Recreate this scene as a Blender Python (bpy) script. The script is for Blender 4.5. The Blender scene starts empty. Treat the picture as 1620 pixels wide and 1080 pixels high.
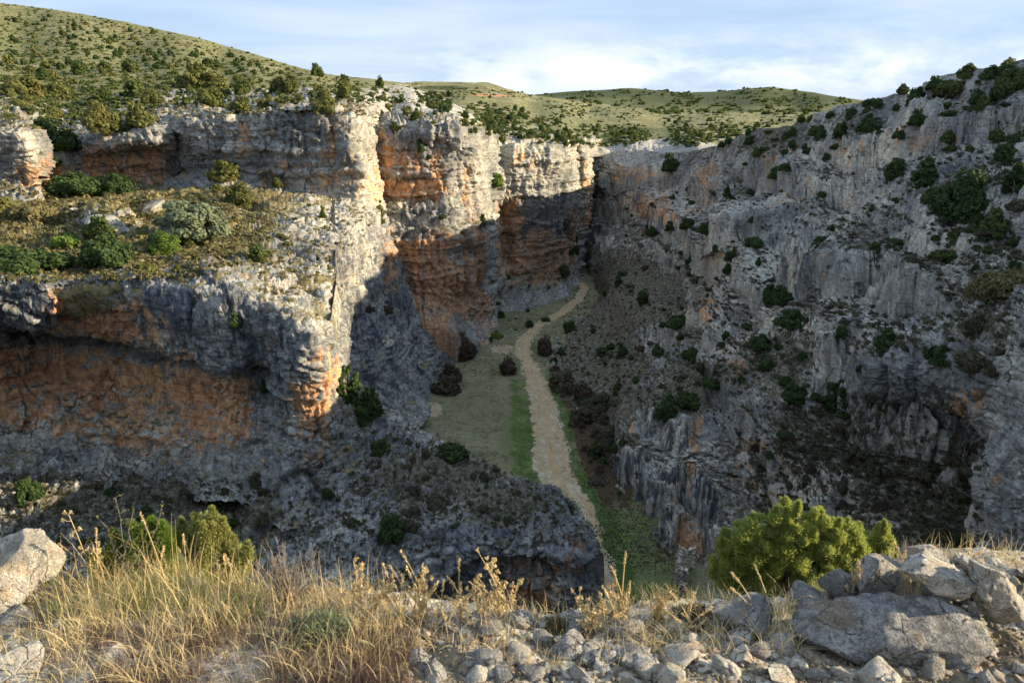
import bpy, math, random, os
import numpy as np
from mathutils import Vector, Matrix, Euler

R = math.radians
rng = np.random.default_rng(7)
random.seed(7)
scene = bpy.context.scene
COL = scene.collection

# ------------------------------------------------------------------ camera
PITCH = R(18.4)
FPX = 1080.0                                   # focal length in pixels of the 1620 px wide photograph
cam_d = bpy.data.cameras.new("camera")
cam = bpy.data.objects.new("camera", cam_d)
COL.objects.link(cam)
cam_d.sensor_width = 36.0
cam_d.lens = 24.0
cam_d.clip_start = 0.05
cam_d.clip_end = 20000
cam.rotation_euler = (R(90) - PITCH, 0, 0)
cam_d.dof.use_dof = True
cam_d.dof.focus_distance = 70
cam_d.dof.aperture_fstop = 7.0
scene.camera = cam

# ------------------------------------------------------------------ light and sky
SUN_EL, SUN_AZ = R(18.0), R(91)                # azimuth clockwise from +Y (the view direction)
sun_dir = Vector((math.sin(SUN_AZ) * math.cos(SUN_EL), math.cos(SUN_AZ) * math.cos(SUN_EL), math.sin(SUN_EL)))
sl = bpy.data.lights.new("sun", 'SUN')
sl.energy = 5.0
sl.angle = R(0.5)
sl.color = (1.0, 0.83, 0.58)
so = bpy.data.objects.new("sun", sl)
so.rotation_euler = sun_dir.to_track_quat('Z', 'Y').to_euler()
so.location = (60, -20, 60)
COL.objects.link(so)

world = bpy.data.worlds.new("World")
scene.world = world
world.use_nodes = True
wt = world.node_tree
wt.nodes.clear()

class NB:
    """small helper for node trees"""
    def __init__(s, tree): s.t = tree
    def n(s, typ, inputs=None, **kw):
        nd = s.t.nodes.new(typ)
        for k, v in kw.items(): setattr(nd, k, v)
        for k, v in (inputs or {}).items():
            sock = nd.inputs[k]
            if hasattr(v, 'outputs') : v = v.outputs[0]
            if isinstance(v, bpy.types.NodeSocket): s.t.links.new(v, sock)
            else: sock.default_value = v
        return nd
    def math(s, op, a, b=0.5, c=None, clamp=False):
        nd = s.n('ShaderNodeMath', operation=op, use_clamp=clamp)
        for i, v in enumerate((a, b) if c is None else (a, b, c)):
            if hasattr(v, 'outputs'): v = v.outputs[0]
            if isinstance(v, bpy.types.NodeSocket): s.t.links.new(v, nd.inputs[i])
            else: nd.inputs[i].default_value = v
        return nd.outputs[0]
    def ss(s, v, a, b, lo=0.0, hi=1.0):
        return s.n('ShaderNodeMapRange', {0: v, 1: a, 2: b, 3: lo, 4: hi}, interpolation_type='SMOOTHSTEP').outputs[0]
    def mix(s, f, a, b, mode='MIX'):
        nd = s.n('ShaderNodeMix', data_type='RGBA', blend_type=mode)
        for i, v in ((0, f), (6, a), (7, b)):
            if hasattr(v, 'outputs'): v = v.outputs[0]
            if isinstance(v, bpy.types.NodeSocket): s.t.links.new(v, nd.inputs[i])
            elif i == 0: nd.inputs[0].default_value = v
            else: nd.inputs[i].default_value = (*v, 1) if len(v) == 3 else v
        return nd.outputs[2]
    def noise(s, vec, scale, detail=4.0, rough=0.55, sc=None, dist=0.0):
        if sc is not None:
            vec = s.n('ShaderNodeMapping', {0: vec, 3: sc}).outputs[0]
        return s.n('ShaderNodeTexNoise', {'Vector': vec, 'Scale': scale, 'Detail': detail, 'Roughness': rough, 'Distortion': dist}).outputs[0]
    def ramp(s, f, stops):
        nd = s.n('ShaderNodeValToRGB', {0: f})
        cr = nd.color_ramp
        while len(cr.elements) < len(stops): cr.elements.new(0.5)
        for e, (p, c) in zip(cr.elements, stops):
            e.position = p; e.color = (*c, 1)
        return nd.outputs[0]

w = NB(wt)
tc = w.n('ShaderNodeTexCoord')
sky = w.n('ShaderNodeTexSky', sky_type='NISHITA', sun_disc=False, sun_elevation=SUN_EL, sun_rotation=SUN_AZ,
          altitude=800.0, air_density=1.0, dust_density=1.2, ozone_density=1.0)
# thin cloud veil laid on a plane high above the land, seen along the view direction
dirv = tc.outputs['Generated']
sep = w.n('ShaderNodeSeparateXYZ', {0: dirv})
zc = w.math('MAXIMUM', sep.outputs[2], 0.0)
den = w.math('ADD', zc, 0.10)
pl = w.n('ShaderNodeCombineXYZ', {0: w.math('DIVIDE', sep.outputs[0], den), 1: w.math('DIVIDE', sep.outputs[1], den), 2: 0.0})
veil = w.noise(pl, 0.30, 3, 0.45, sc=(0.6, 0.8, 1), dist=1.0)
veil2 = w.noise(pl, 0.9, 6, 0.55, sc=(0.7, 1.0, 1), dist=0.7)
vmix = w.math('ADD', w.math('MULTIPLY', veil, 0.55), w.math('MULTIPLY', veil2, 0.45))
veil_col = w.ramp(vmix, [(0.36, (0.40, 0.53, 0.74)), (0.48, (0.52, 0.64, 0.81)), (0.60, (0.68, 0.76, 0.88)), (0.72, (0.90, 0.93, 0.98))])
veil_col = w.mix(1.0, veil_col, (6.5, 6.8, 7.2), 'MULTIPLY')
skyc = w.mix(0.85, sky, veil_col)
# low cumulus bank near the horizon
cum = w.noise(dirv, 5.0, 8, 0.6, sc=(1, 1, 2.6), dist=0.2)
band = w.math('MULTIPLY', w.ss(sep.outputs[2], 0.0, 0.05), w.ss(sep.outputs[2], 0.05, 0.12, 1.0, 0.0))
side = w.ss(sep.outputs[0], -0.35, 0.1)
cm = w.math('MULTIPLY', w.math('MULTIPLY', w.ss(cum, 0.40, 0.56), band), side)
cumc = w.mix(w.ss(cum, 0.45, 0.72), (5.4, 6.0, 6.8), (7.6, 7.6, 7.6))
skyc = w.mix(w.math('MULTIPLY', cm, 0.8), skyc, cumc)
# sky made brighter overhead, out of view, as added fill for the shade
over = w.ss(sep.outputs[2], 0.30, 0.85, 1.0, 1.35)
skyc = w.mix(1.0, skyc, w.n('ShaderNodeCombineColor', {0: over, 1: over, 2: over}).outputs[0], 'MULTIPLY')
bg = w.n('ShaderNodeBackground', {0: skyc, 1: 0.074})
w.n('ShaderNodeOutputWorld', {0: bg})

vs = scene.view_settings
vs.view_transform = 'Standard'
vs.look = 'None'
vs.exposure = 1.24
vs.gamma = 1.0
scene.cycles.max_bounces = 6
scene.cycles.diffuse_bounces = 4
scene.cycles.transparent_max_bounces = 6
scene.cycles.use_adaptive_sampling = True
scene.cycles.adaptive_threshold = 0.02
try:
    scene.cycles.use_denoising = True
    scene.cycles.denoiser = 'OPENIMAGEDENOISE'
except Exception:
    pass

# ------------------------------------------------------------------ geometry of the view
CP, SP = math.cos(PITCH), math.sin(PITCH)
FLOOR_Z = -42.0

def U(px, py, d):
    """world point seen at photo pixel (px, py), d metres in front of the camera (horizontally, along +Y)"""
    px = np.asarray(px, float); py = np.asarray(py, float); d = np.asarray(d, float)
    up = (540 - py) / FPX
    k = d / (CP + SP * up)
    return np.stack([(px - 810) / FPX * k, d, k * (-SP + CP * up)], -1)

def UZ(px, py, z):
    """world point seen at photo pixel (px, py) at height z"""
    up = (540 - np.asarray(py, float)) / FPX
    k = z / (-SP + CP * up)
    return np.stack([(np.asarray(px, float) - 810) / FPX * k, k * (CP + SP * up), k * (-SP + CP * up)], -1)

def proj(P):
    """world points -> photo pixel and axis depth"""
    za = P[..., 1] * CP - P[..., 2] * SP
    upv = P[..., 1] * SP + P[..., 2] * CP
    zs = np.where(np.abs(za) < 1e-3, 1e-3, za)
    return 810 + FPX * P[..., 0] / zs, 540 - FPX * upv / zs, za

# ------------------------------------------------------------------ noise
_G = rng.normal(size=(256, 3)).astype(np.float32)
_G /= np.linalg.norm(_G, axis=1)[:, None]
_PERM = rng.permutation(256).astype(np.int64)
_PERM = np.concatenate([_PERM, _PERM, _PERM])
_RND = rng.random((256, 4)).astype(np.float32)

def _hash(i, j, k):
    return _PERM[_PERM[_PERM[i & 255] + (j & 255)] + (k & 255)]

def perlin(P, s=1.0, off=0.0):
    shp = P.shape[:-1]
    Q = (P.reshape(-1, 3) * np.asarray(s) + off).astype(np.float32)
    I = np.floor(Q); F = Q - I
    I = I.astype(np.int64)
    Uf = F * F * F * (F * (F * 6 - 15) + 10)
    out = np.zeros(len(Q), np.float32)
    for a in (0, 1):
        wa = Uf[:, 0] if a else 1 - Uf[:, 0]
        for b in (0, 1):
            wb = wa * (Uf[:, 1] if b else 1 - Uf[:, 1])
            for c in (0, 1):
                g = _G[_hash(I[:, 0] + a, I[:, 1] + b, I[:, 2] + c)]
                dt = g[:, 0] * (F[:, 0] - a) + g[:, 1] * (F[:, 1] - b) + g[:, 2] * (F[:, 2] - c)
                out += wb * (Uf[:, 2] if c else 1 - Uf[:, 2]) * dt
    return (out * 1.55).reshape(shp)

def fbm(P, s=1.0, octaves=4, gain=0.5, off=0.0, ridged=False):
    out = 0; a = 1.0; tot = 0
    s = np.asarray(s, float)
    for o in range(octaves):
        n = perlin(P, s * 2.0 ** o, off + 17.3 * o)
        if ridged: n = 1 - 2 * np.abs(n)
        out = out + a * n; tot += a; a *= gain
    return out / tot

def worley(P, s=1.0, off=0.0, jitter=0.95):
    """F1, F2 - F1, a random value per cell and a random tilt (offset from the cell's centre times a random vector)"""
    shp = P.shape[:-1]
    Q = (P.reshape(-1, 3) * np.asarray(s) + off).astype(np.float32)
    I = np.floor(Q).astype(np.int64); F = Q - I
    f1 = np.full(len(Q), 9.0, np.float32); f2 = f1.copy(); rv = np.zeros(len(Q), np.float32); tl = rv.copy()
    for a in (-1, 0, 1):
        for b in (-1, 0, 1):
            for c in (-1, 0, 1):
                h = _hash(I[:, 0] + a, I[:, 1] + b, I[:, 2] + c)
                r = _RND[h]; g = _G[h]
                dx = a + 0.5 + jitter * (r[:, 0] - 0.5) - F[:, 0]
                dy = b + 0.5 + jitter * (r[:, 1] - 0.5) - F[:, 1]
                dz = c + 0.5 + jitter * (r[:, 2] - 0.5) - F[:, 2]
                dd = dx * dx + dy * dy + dz * dz
                m = dd < f1
                f2 = np.where(m, f1, np.minimum(f2, dd))
                rv = np.where(m, r[:, 3], rv)
                tl = np.where(m, dx * g[:, 0] + dy * g[:, 1] + dz * g[:, 2], tl)
                f1 = np.where(m, dd, f1)
    f1 = np.sqrt(f1); f2 = np.sqrt(f2)
    return f1.reshape(shp), (f2 - f1).reshape(shp), rv.reshape(shp), tl.reshape(shp)

def sstep(x, a, b):
    t = np.clip((x - a) / (b - a), 0, 1)
    return t * t * (3 - 2 * t)

# ------------------------------------------------------------------ surfaces laid through control points
def knots_of(A):
    """A[n, m, 3] -> knot positions along n by mean photo distance"""
    x, y, _ = proj(A)
    dd = np.hypot(np.diff(x, axis=0), np.diff(y, axis=0)).mean(1)
    return np.concatenate([[0], np.cumsum(np.maximum(dd, 2.0))])

def hermite(t, V, s):
    """cubic through V[n, ...] at knots t, sampled at s (monotone-limited tangents keep it from overshooting)"""
    h = np.diff(t); sl_ = (V[1:] - V[:-1]) / h.reshape(-1, *([1] * (V.ndim - 1)))
    m = np.empty_like(V)
    m[0] = sl_[0]; m[-1] = sl_[-1]
    if len(t) > 2:
        a, b = sl_[:-1], sl_[1:]
        hm = 2 * a * b / np.where(np.abs(a + b) < 1e-9, 1e-9, a + b)
        m[1:-1] = np.where(a * b > 0, hm, 0) * 0.6 + 0.4 * 0.5 * (a + b)
    i = np.clip(np.searchsorted(t, s, side='right') - 1, 0, len(t) - 2)
    u = (s - t[i]) / h[i]
    e = lambda x: x.reshape(-1, *([1] * (V.ndim - 1)))
    u1 = e(u); hh = e(h[i])
    return ((2 * u1**3 - 3 * u1**2 + 1) * V[i] + (u1**3 - 2 * u1**2 + u1) * hh * m[i]
            + (-2 * u1**3 + 3 * u1**2) * V[i + 1] + (u1**3 - u1**2) * hh * m[i + 1])

def loft(cols, step=1.7):
    """cols: vertical profiles from left to right, each a list of (px, py, d) from top to bottom (or ('w', x, y, z))"""
    A = np.array([[np.array(p[1:], float) if p[0] == 'w' else U(*p) for p in c] for c in cols])
    t = knots_of(A); r = knots_of(A.transpose(1, 0, 2))
    s = np.linspace(0, t[-1], max(8, int(t[-1] / step)))
    q = np.linspace(0, r[-1], max(8, int(r[-1] / step)))
    B = hermite(t, A, s)
    return hermite(r, B.transpose(1, 0, 2), q).transpose(1, 0, 2)      # [along, down, 3]

class Tps:
    """inverse axis depth as a thin-plate surface over the photo plane: flat faces stay flat"""
    def __init__(s, pts, smooth=1e-4):
        p = np.array(pts, float)
        up = (540 - p[:, 1]) / FPX
        s.X = p[:, :2] / 100.0
        za = p[:, 2] / (CP + SP * up)
        n = len(p)
        K = s._k(np.linalg.norm(s.X[:, None] - s.X[None], axis=2)) + smooth * n * np.eye(n)
        Pm = np.c_[np.ones(n), s.X]
        M = np.block([[K, Pm], [Pm.T, np.zeros((3, 3))]])
        s.w = np.linalg.solve(M, np.concatenate([1.0 / za, np.zeros(3)]))
    @staticmethod
    def _k(r): return np.where(r > 1e-9, r * r * np.log(np.maximum(r, 1e-9)), 0)
    def __call__(s, px, py):
        shp = px.shape
        x = np.c_[px.ravel(), py.ravel()] / 100.0
        out = np.empty(len(x))
        for a in range(0, len(x), 60000):
            xx = x[a:a + 60000]
            k = s._k(np.sqrt(((xx[:, None] - s.X[None]) ** 2).sum(2)))
            out[a:a + 60000] = k @ s.w[:len(s.X)] + s.w[-3] + xx @ s.w[-2:]
        za = 1.0 / np.maximum(out, 1e-4)
        za = za.reshape(shp)
        up = (540 - py) / FPX
        return np.stack([(px - 810) / FPX * za, za * (CP + SP * up), za * (-SP + CP * up)], -1)

def sheet_cols(pts, xs, top, bot, step=1.7, smooth=1e-4, stepy=None):
    """tps sheet whose columns are vertical in the photo between the top and bottom outlines"""
    x = np.arange(xs[0], xs[1] + step, step)
    yt = np.interp(x, *zip(*top)); yb = np.interp(x, *zip(*bot))
    nv = max(8, int((yb - yt).max() / (stepy or step)))
    v = np.linspace(0, 1, nv)
    px = np.repeat(x[:, None], nv, 1)
    py = yt[:, None] + (yb - yt)[:, None] * v[None]
    return Tps(pts, smooth)(px, py)

def sheet_rows(pts, ys, left, right, step=1.7, smooth=1e-4):
    """tps sheet whose rows are level in the photo, from the left outline to px = right; ys is the list of rows"""
    ys = np.asarray(ys)
    l = np.interp(ys, *zip(*[(b, a) for a, b in left]))
    nu = max(8, int((right - l).max() / step))
    u = np.linspace(0, 1, nu)
    px = l[None] + (right - l)[None] * u[:, None]
    py = np.repeat(ys[None], nu, 0)
    return Tps(pts, smooth)(px, py)

def normals(P):
    du = np.gradient(P, axis=0); dv = np.gradient(P, axis=1)
    N = np.cross(du, dv)
    N /= np.linalg.norm(N, axis=-1, keepdims=True) + 1e-9
    if (N * P).sum(-1).mean() > 0: N = -N
    return N

def blobs(P, lst):
    """soft painted patches given as (px, py, rx, ry, value[, angle]) in the photo"""
    x, y, _ = proj(P)
    out = np.zeros(P.shape[:-1])
    for b in lst:
        a = R(b[5]) if len(b) > 5 else 0
        dx, dy = x - b[0], y - b[1]
        u = (dx * math.cos(a) + dy * math.sin(a)) / b[2]
        v = (-dx * math.sin(a) + dy * math.cos(a)) / b[3]
        g = b[4] * np.exp(-(u * u + v * v) ** 1.6)
        out = np.where(np.abs(g) > np.abs(out), g, out) if b[4] < 0 else np.maximum(out, g)
    return out

def bumps(P, lst):
    """push the surface out (+) or in (-) by metres over soft patches (px, py, rx, ry, metres[, angle])"""
    N = normals(P); x, y, _ = proj(P)
    D = np.zeros(P.shape[:-1])
    for b in lst:
        a = R(b[5]) if len(b) > 5 else 0
        dx, dy = x - b[0], y - b[1]
        u = (dx * math.cos(a) + dy * math.sin(a)) / b[2]
        v = (-dx * math.sin(a) + dy * math.cos(a)) / b[3]
        D += b[4] * np.exp(-(u * u + v * v) ** 1.5)
    return P + N * D[..., None]

def rock(P, big=1.0, block=1.0, strata=1.0, terrace=0.0, fine=1.0, th=4.0, off=0.0, scale=1.0, keep=None, ribs=1.0):
    """limestone relief: ribs, fractured blocks, bedding grooves, stepped ledges"""
    N = normals(P)
    k = 1.0 / scale
    W = P + 0.7 * scale * np.stack([perlin(P, k / 6, off + 3), perlin(P, k / 6, off + 31), perlin(P, k / 8, off + 57)], -1)
    W = W + 0.12 * scale * np.stack([perlin(P, k / 0.9, off + 4), perlin(P, k / 0.9, off + 32), perlin(P, k / 0.9, off + 58)], -1)
    steep = 1 - sstep(np.abs(N[..., 2]), 0.55, 0.9)
    D = big * 1.0 * scale * fbm(P, (k / 11, k / 11, k / 17), 3, 0.5, off)
    if ribs: D = D + ribs * 0.8 * scale * (fbm(W, (k / 5, k / 5, k / 26), 3, 0.5, off + 9, ridged=True) - 0.1) * steep
    # fractured blocks: every cell is a tilted facet of its own, at three sizes
    sq = 1.0 + 0.9 * steep.mean()
    for size, amp in ((5.2, 1.0), (2.2, 0.55), (0.95, 0.32), (0.48, 0.15)):
        f1, e, rv, tl = worley(W, (k / size, k / size, k / (size * (sq if size > 2 else 0.85))), off + 5 + size)
        D = D + block * scale * amp * (0.75 * (rv - 0.5) + 0.95 * tl - 0.42 * (1 - sstep(e, 0.0, 0.055)))
    zz = P[..., 2] * k + 1.1 * perlin(P, k / 9, off + 71) + 0.3 * perlin(P, k / 2.5, off + 77)
    Z = np.stack([0 * zz + off, 0 * zz, zz], -1)
    st = perlin(Z + 0.04 * P * k, 0.62, off) + 0.5 * perlin(Z, 1.9, off + 5)
    D = D + strata * scale * (0.45 * st - 0.35 * np.maximum(0, 0.25 - np.abs(st)) * 4 * 0.5) * (0.3 + 0.7 * steep)
    D = D + fine * scale * (0.22 * fbm(P, k / 0.9, 3, 0.55, off + 40) + 0.10 * fbm(P, k / 0.42, 2, 0.6, off + 44, ridged=True))
    if keep is not None: D = D * keep
    Q = P + N * D[..., None]
    if terrace:
        H = N.copy(); H[..., 2] = 0
        hl = np.linalg.norm(H, axis=-1, keepdims=True)
        H = H / (hl + 1e-6)
        z = Q[..., 2] / th + 0.7 * perlin(P, 1 / 30, off + 90) + 0.22 * perlin(P, 1 / 6, off + 94)
        fr = z - np.floor(z)
        g = np.where(fr < 0.82, fr / 0.82 * 0.16, 0.16 + (fr - 0.82) / 0.18 * 0.84) - fr
        amp = terrace * th * (0.4 + 0.9 * np.clip(perlin(P, 1 / 16, off + 99) + 0.5, 0, 1))
        amp = amp * sstep(hl[..., 0], 0.15, 0.5) * (keep if keep is not None else 1)
        Q = Q + np.array([0, 0, 1.0]) * (g * amp)[..., None]
    return Q

# ------------------------------------------------------------------ materials
def new_mat(name):
    m = bpy.data.materials.new(name); m.use_nodes = True
    m.node_tree.nodes.clear()
    return m, NB(m.node_tree)

def finish(b, col, rough=0.9, bump=None, strength=0.5, dist=0.1, trans=None):
    inp = {'Base Color': col, 'Roughness': rough, 'Specular IOR Level': 0.15}
    nd = b.n('ShaderNodeBsdfPrincipled', inp)
    if bump is not None:
        bp = b.n('ShaderNodeBump', {'Height': bump, 'Strength': strength, 'Distance': dist})
        b.t.links.new(bp.outputs[0], nd.inputs['Normal'])
    sh = nd.outputs[0]
    if trans is not None:
        tr = b.n('ShaderNodeBsdfTranslucent', {0: (*trans, 1)})
        sh = b.n('ShaderNodeMixShader', {0: 0.25, 1: sh, 2: tr.outputs[0]}).outputs[0]
    b.n('ShaderNodeOutputMaterial', {0: sh})

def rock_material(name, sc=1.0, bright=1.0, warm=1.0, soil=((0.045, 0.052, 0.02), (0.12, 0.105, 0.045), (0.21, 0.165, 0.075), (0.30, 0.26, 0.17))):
    """weathered limestone; vertex colour 'wear': r = ochre, g = soil and dry grass, b = dark water streaks, a = pale rock, also lifting ochre for light missing in the cave"""
    m, b = new_mat(name)
    P = b.n('ShaderNodeTexCoord').outputs['Object']
    at = b.n('ShaderNodeAttribute', attribute_name='wear')
    rgb = b.n('ShaderNodeSeparateColor', {0: at.outputs['Color']})
    och, veg, stk, pale = rgb.outputs[0], rgb.outputs[1], rgb.outputs[2], at.outputs['Alpha']
    n1 = b.noise(P, 0.22 * sc, 8, 0.62)
    n2 = b.noise(P, 1.7 * sc, 7, 0.65)
    n3 = b.noise(P, 7.0 * sc, 4, 0.7)
    k = bright
    grey = b.ramp(b.math('ADD', b.math('MULTIPLY', n1, 0.55), b.math('MULTIPLY', n2, 0.45)),
                  [(0.34, (0.07 * k, 0.077 * k, 0.082 * k)), (0.44, (0.185 * k, 0.193 * k, 0.192 * k)), (0.54, (0.33 * k, 0.325 * k, 0.295 * k)), (0.66, (0.54 * k, 0.515 * k, 0.445 * k))])
    palec = b.ramp(n2, [(0.3, (0.36 * k, 0.335 * k, 0.275 * k)), (0.7, (0.60 * k, 0.55 * k, 0.445 * k))])
    grey = b.mix(b.math('MULTIPLY', pale, b.ss(n1, 0.25, 0.6)), grey, palec)
    # water streaks running down the face
    s1 = b.noise(P, 1.0, 5, 0.6, sc=(0.75 * sc, 0.75 * sc, 0.045 * sc), dist=0.25)
    s2 = b.noise(P, 1.0, 4, 0.6, sc=(2.4 * sc, 2.4 * sc, 0.09 * sc))
    sm = b.math('MULTIPLY', b.ss(b.math('ADD', b.math('MULTIPLY', s1, 0.6), b.math('MULTIPLY', s2, 0.4)), 0.56, 0.44), stk)
    grey = b.mix(b.math('MULTIPLY', sm, 0.94), grey, b.mix(n2, (0.048 * k, 0.055 * k, 0.068 * k), (0.10 * k, 0.108 * k, 0.122 * k)))
    sl2 = b.math('MULTIPLY', b.ss(b.noise(P, 1.0, 4, 0.6, sc=(1.1 * sc, 1.1 * sc, 0.05 * sc)), 0.60, 0.70), stk)
    grey = b.mix(b.math('MULTIPLY', sl2, 0.6), grey, (0.41 * k, 0.44 * k, 0.49 * k))
    # ochre, iron-stained rock
    on = b.noise(P, 0.5 * sc, 6, 0.65)
    os_ = b.noise(P, 1.0, 5, 0.6, sc=(1.1 * sc, 1.1 * sc, 0.10 * sc))
    om = b.ss(b.math('ADD', och, b.math('ADD', b.math('MULTIPLY', b.math('SUBTRACT', on, 0.5), 2.2), b.math('MULTIPLY', b.math('SUBTRACT', os_, 0.5), 1.8))), 0.36, 0.72)
    oc = b.ramp(b.math('ADD', b.math('MULTIPLY', n2, 0.6), b.math('MULTIPLY', os_, 0.4)),
                [(0.32, (0.17, 0.072, 0.032)), (0.44, (0.38, 0.185, 0.082)), (0.56, (0.56, 0.32, 0.165)), (0.68, (0.68, 0.50, 0.33))])
    oc = b.mix(b.math('MULTIPLY', pale, b.ss(n2, 0.35, 0.65, 0.25, 0.85)), oc, (0.70, 0.43, 0.245))  # lighter ochre where pale is set: stands in for light missing in the cave
    col = b.mix(b.math('MULTIPLY', om, 0.92 * warm), grey, oc)
    big = b.noise(P, 0.06 * sc, 4, 0.55)
    col = b.mix(1.0, col, b.ramp(big, [(0.32, (0.48, 0.50, 0.55)), (0.5, (0.95, 0.95, 0.95)), (0.66, (1.3, 1.27, 1.2))]), 'MULTIPLY')
    # thin dark bedding joints and cracks
    bd = b.noise(P, 1.0, 3, 0.5, sc=(0.10 * sc, 0.10 * sc, 1.5 * sc), dist=0.6)
    bj = b.math('MULTIPLY', b.ss(b.math('ABSOLUTE', b.math('SUBTRACT', bd, 0.5)), 0.018, 0.0), 0.55)
    col = b.mix(bj, col, (0.05, 0.04, 0.035))
    wv = b.n('ShaderNodeVectorMath', {0: P, 1: b.n('ShaderNodeVectorMath', {0: b.n('ShaderNodeTexNoise', {'Vector': P, 'Scale': 0.9 * sc, 'Detail': 4.0}).outputs['Color'], 1: (1.6, 1.6, 1.6)}, operation='MULTIPLY').outputs[0]}, operation='ADD').outputs[0]
    for fs, wd, st in ((0.26, 0.045, 0.8), (0.75, 0.06, 0.6)):
        vm_ = b.n('ShaderNodeMapping', {0: wv, 3: (fs * sc, fs * sc, fs * sc * 0.6)}).outputs[0]
        ve = b.n('ShaderNodeTexVoronoi', {'Vector': vm_, 'Scale': 1.0}, feature='DISTANCE_TO_EDGE').outputs[0]
        col = b.mix(b.math('MULTIPLY', b.math('MULTIPLY', b.ss(ve, wd, 0.0), st), b.ss(n1, 0.40, 0.60)), col, (0.035, 0.033, 0.032))
    # lichen specks
    col = b.mix(b.math('MULTIPLY', b.ss(n3, 0.64, 0.74), 0.3), col, (0.50, 0.48, 0.43))
    col = b.mix(b.math('MULTIPLY', b.ss(n3, 0.38, 0.28), 0.6), col, (0.06, 0.06, 0.062))
    # soil, moss and dry grass caught on ledges
    vn = b.noise(P, 0.9 * sc, 6, 0.68)
    vmask = b.ss(b.math('ADD', veg, b.math('MULTIPLY', b.math('SUBTRACT', vn, 0.5), 2.6)), 0.36, 0.70)
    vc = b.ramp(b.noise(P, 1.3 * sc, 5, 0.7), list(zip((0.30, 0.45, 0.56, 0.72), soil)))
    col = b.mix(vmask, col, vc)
    h = b.math('ADD', b.math('MULTIPLY', n2, 0.6), b.math('MULTIPLY', n3, 0.22))
    vor = b.n('ShaderNodeTexVoronoi', {'Vector': P, 'Scale': 1.9 * sc}, feature='DISTANCE_TO_EDGE').outputs[0]
    h = b.math('ADD', h, b.math('MULTIPLY', b.ss(vor, 0.0, 0.10), 0.18))
    h = b.math('SUBTRACT', h, b.math('MULTIPLY', bj, 0.25))
    finish(b, col, 0.92, h, 0.8, 0.25 / sc)
    return m

def hill_material(name, field=False):
    """dry upland turf with pale stony patches"""
    m, b = new_mat(name)
    P = b.n('ShaderNodeTexCoord').outputs['Object']
    at = b.n('ShaderNodeAttribute', attribute_name='wear')
    rgb = b.n('ShaderNodeSeparateColor', {0: at.outputs['Color']})
    n0 = b.noise(P, 0.02, 6, 0.6)
    n1 = b.noise(P, 0.11, 7, 0.65)
    n2 = b.noise(P, 0.6, 6, 0.7)
    n3 = b.noise(P, 2.5, 4, 0.7)
    turf = b.ramp(b.math('ADD', b.math('MULTIPLY', n1, 0.4), b.math('MULTIPLY', n2, 0.6)),
                  [(0.32, (0.075, 0.085, 0.028)), (0.46, (0.14, 0.132, 0.056)), (0.58, (0.235, 0.212, 0.098)), (0.72, (0.33, 0.29, 0.16))])
    turf = b.mix(b.ss(n0, 0.4, 0.62), turf, b.mix(n2, (0.088, 0.098, 0.040), (0.19, 0.185, 0.08)))
    stone = b.ramp(n3, [(0.3, (0.16, 0.15, 0.13)), (0.7, (0.48, 0.45, 0.39))])
    st = b.ss(b.math('ADD', rgb.outputs[2], b.math('ADD', b.math('MULTIPLY', n1, 0.9), b.math('MULTIPLY', n3, 0.5))), 1.02, 1.22)
    col = b.mix(st, turf, stone)
    fm = b.ss(b.math('ADD', rgb.outputs[0], b.math('MULTIPLY', b.math('SUBTRACT', n1, 0.5), 0.3)), 0.42, 0.58)
    col = b.mix(fm, col, b.mix(n2, (0.33, 0.15, 0.075), (0.42, 0.24, 0.13)))
    gm = b.ss(b.math('ADD', rgb.outputs[1], b.math('MULTIPLY', b.math('SUBTRACT', n2, 0.5), 0.8)), 0.4, 0.6)
    col = b.mix(gm, col, b.mix(n3, (0.03, 0.04, 0.016), (0.075, 0.09, 0.03)))
    finish(b, col, 0.95, b.math('ADD', n2, b.math('MULTIPLY', n3, 0.4)), 0.7, 0.5)
    return m

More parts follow.
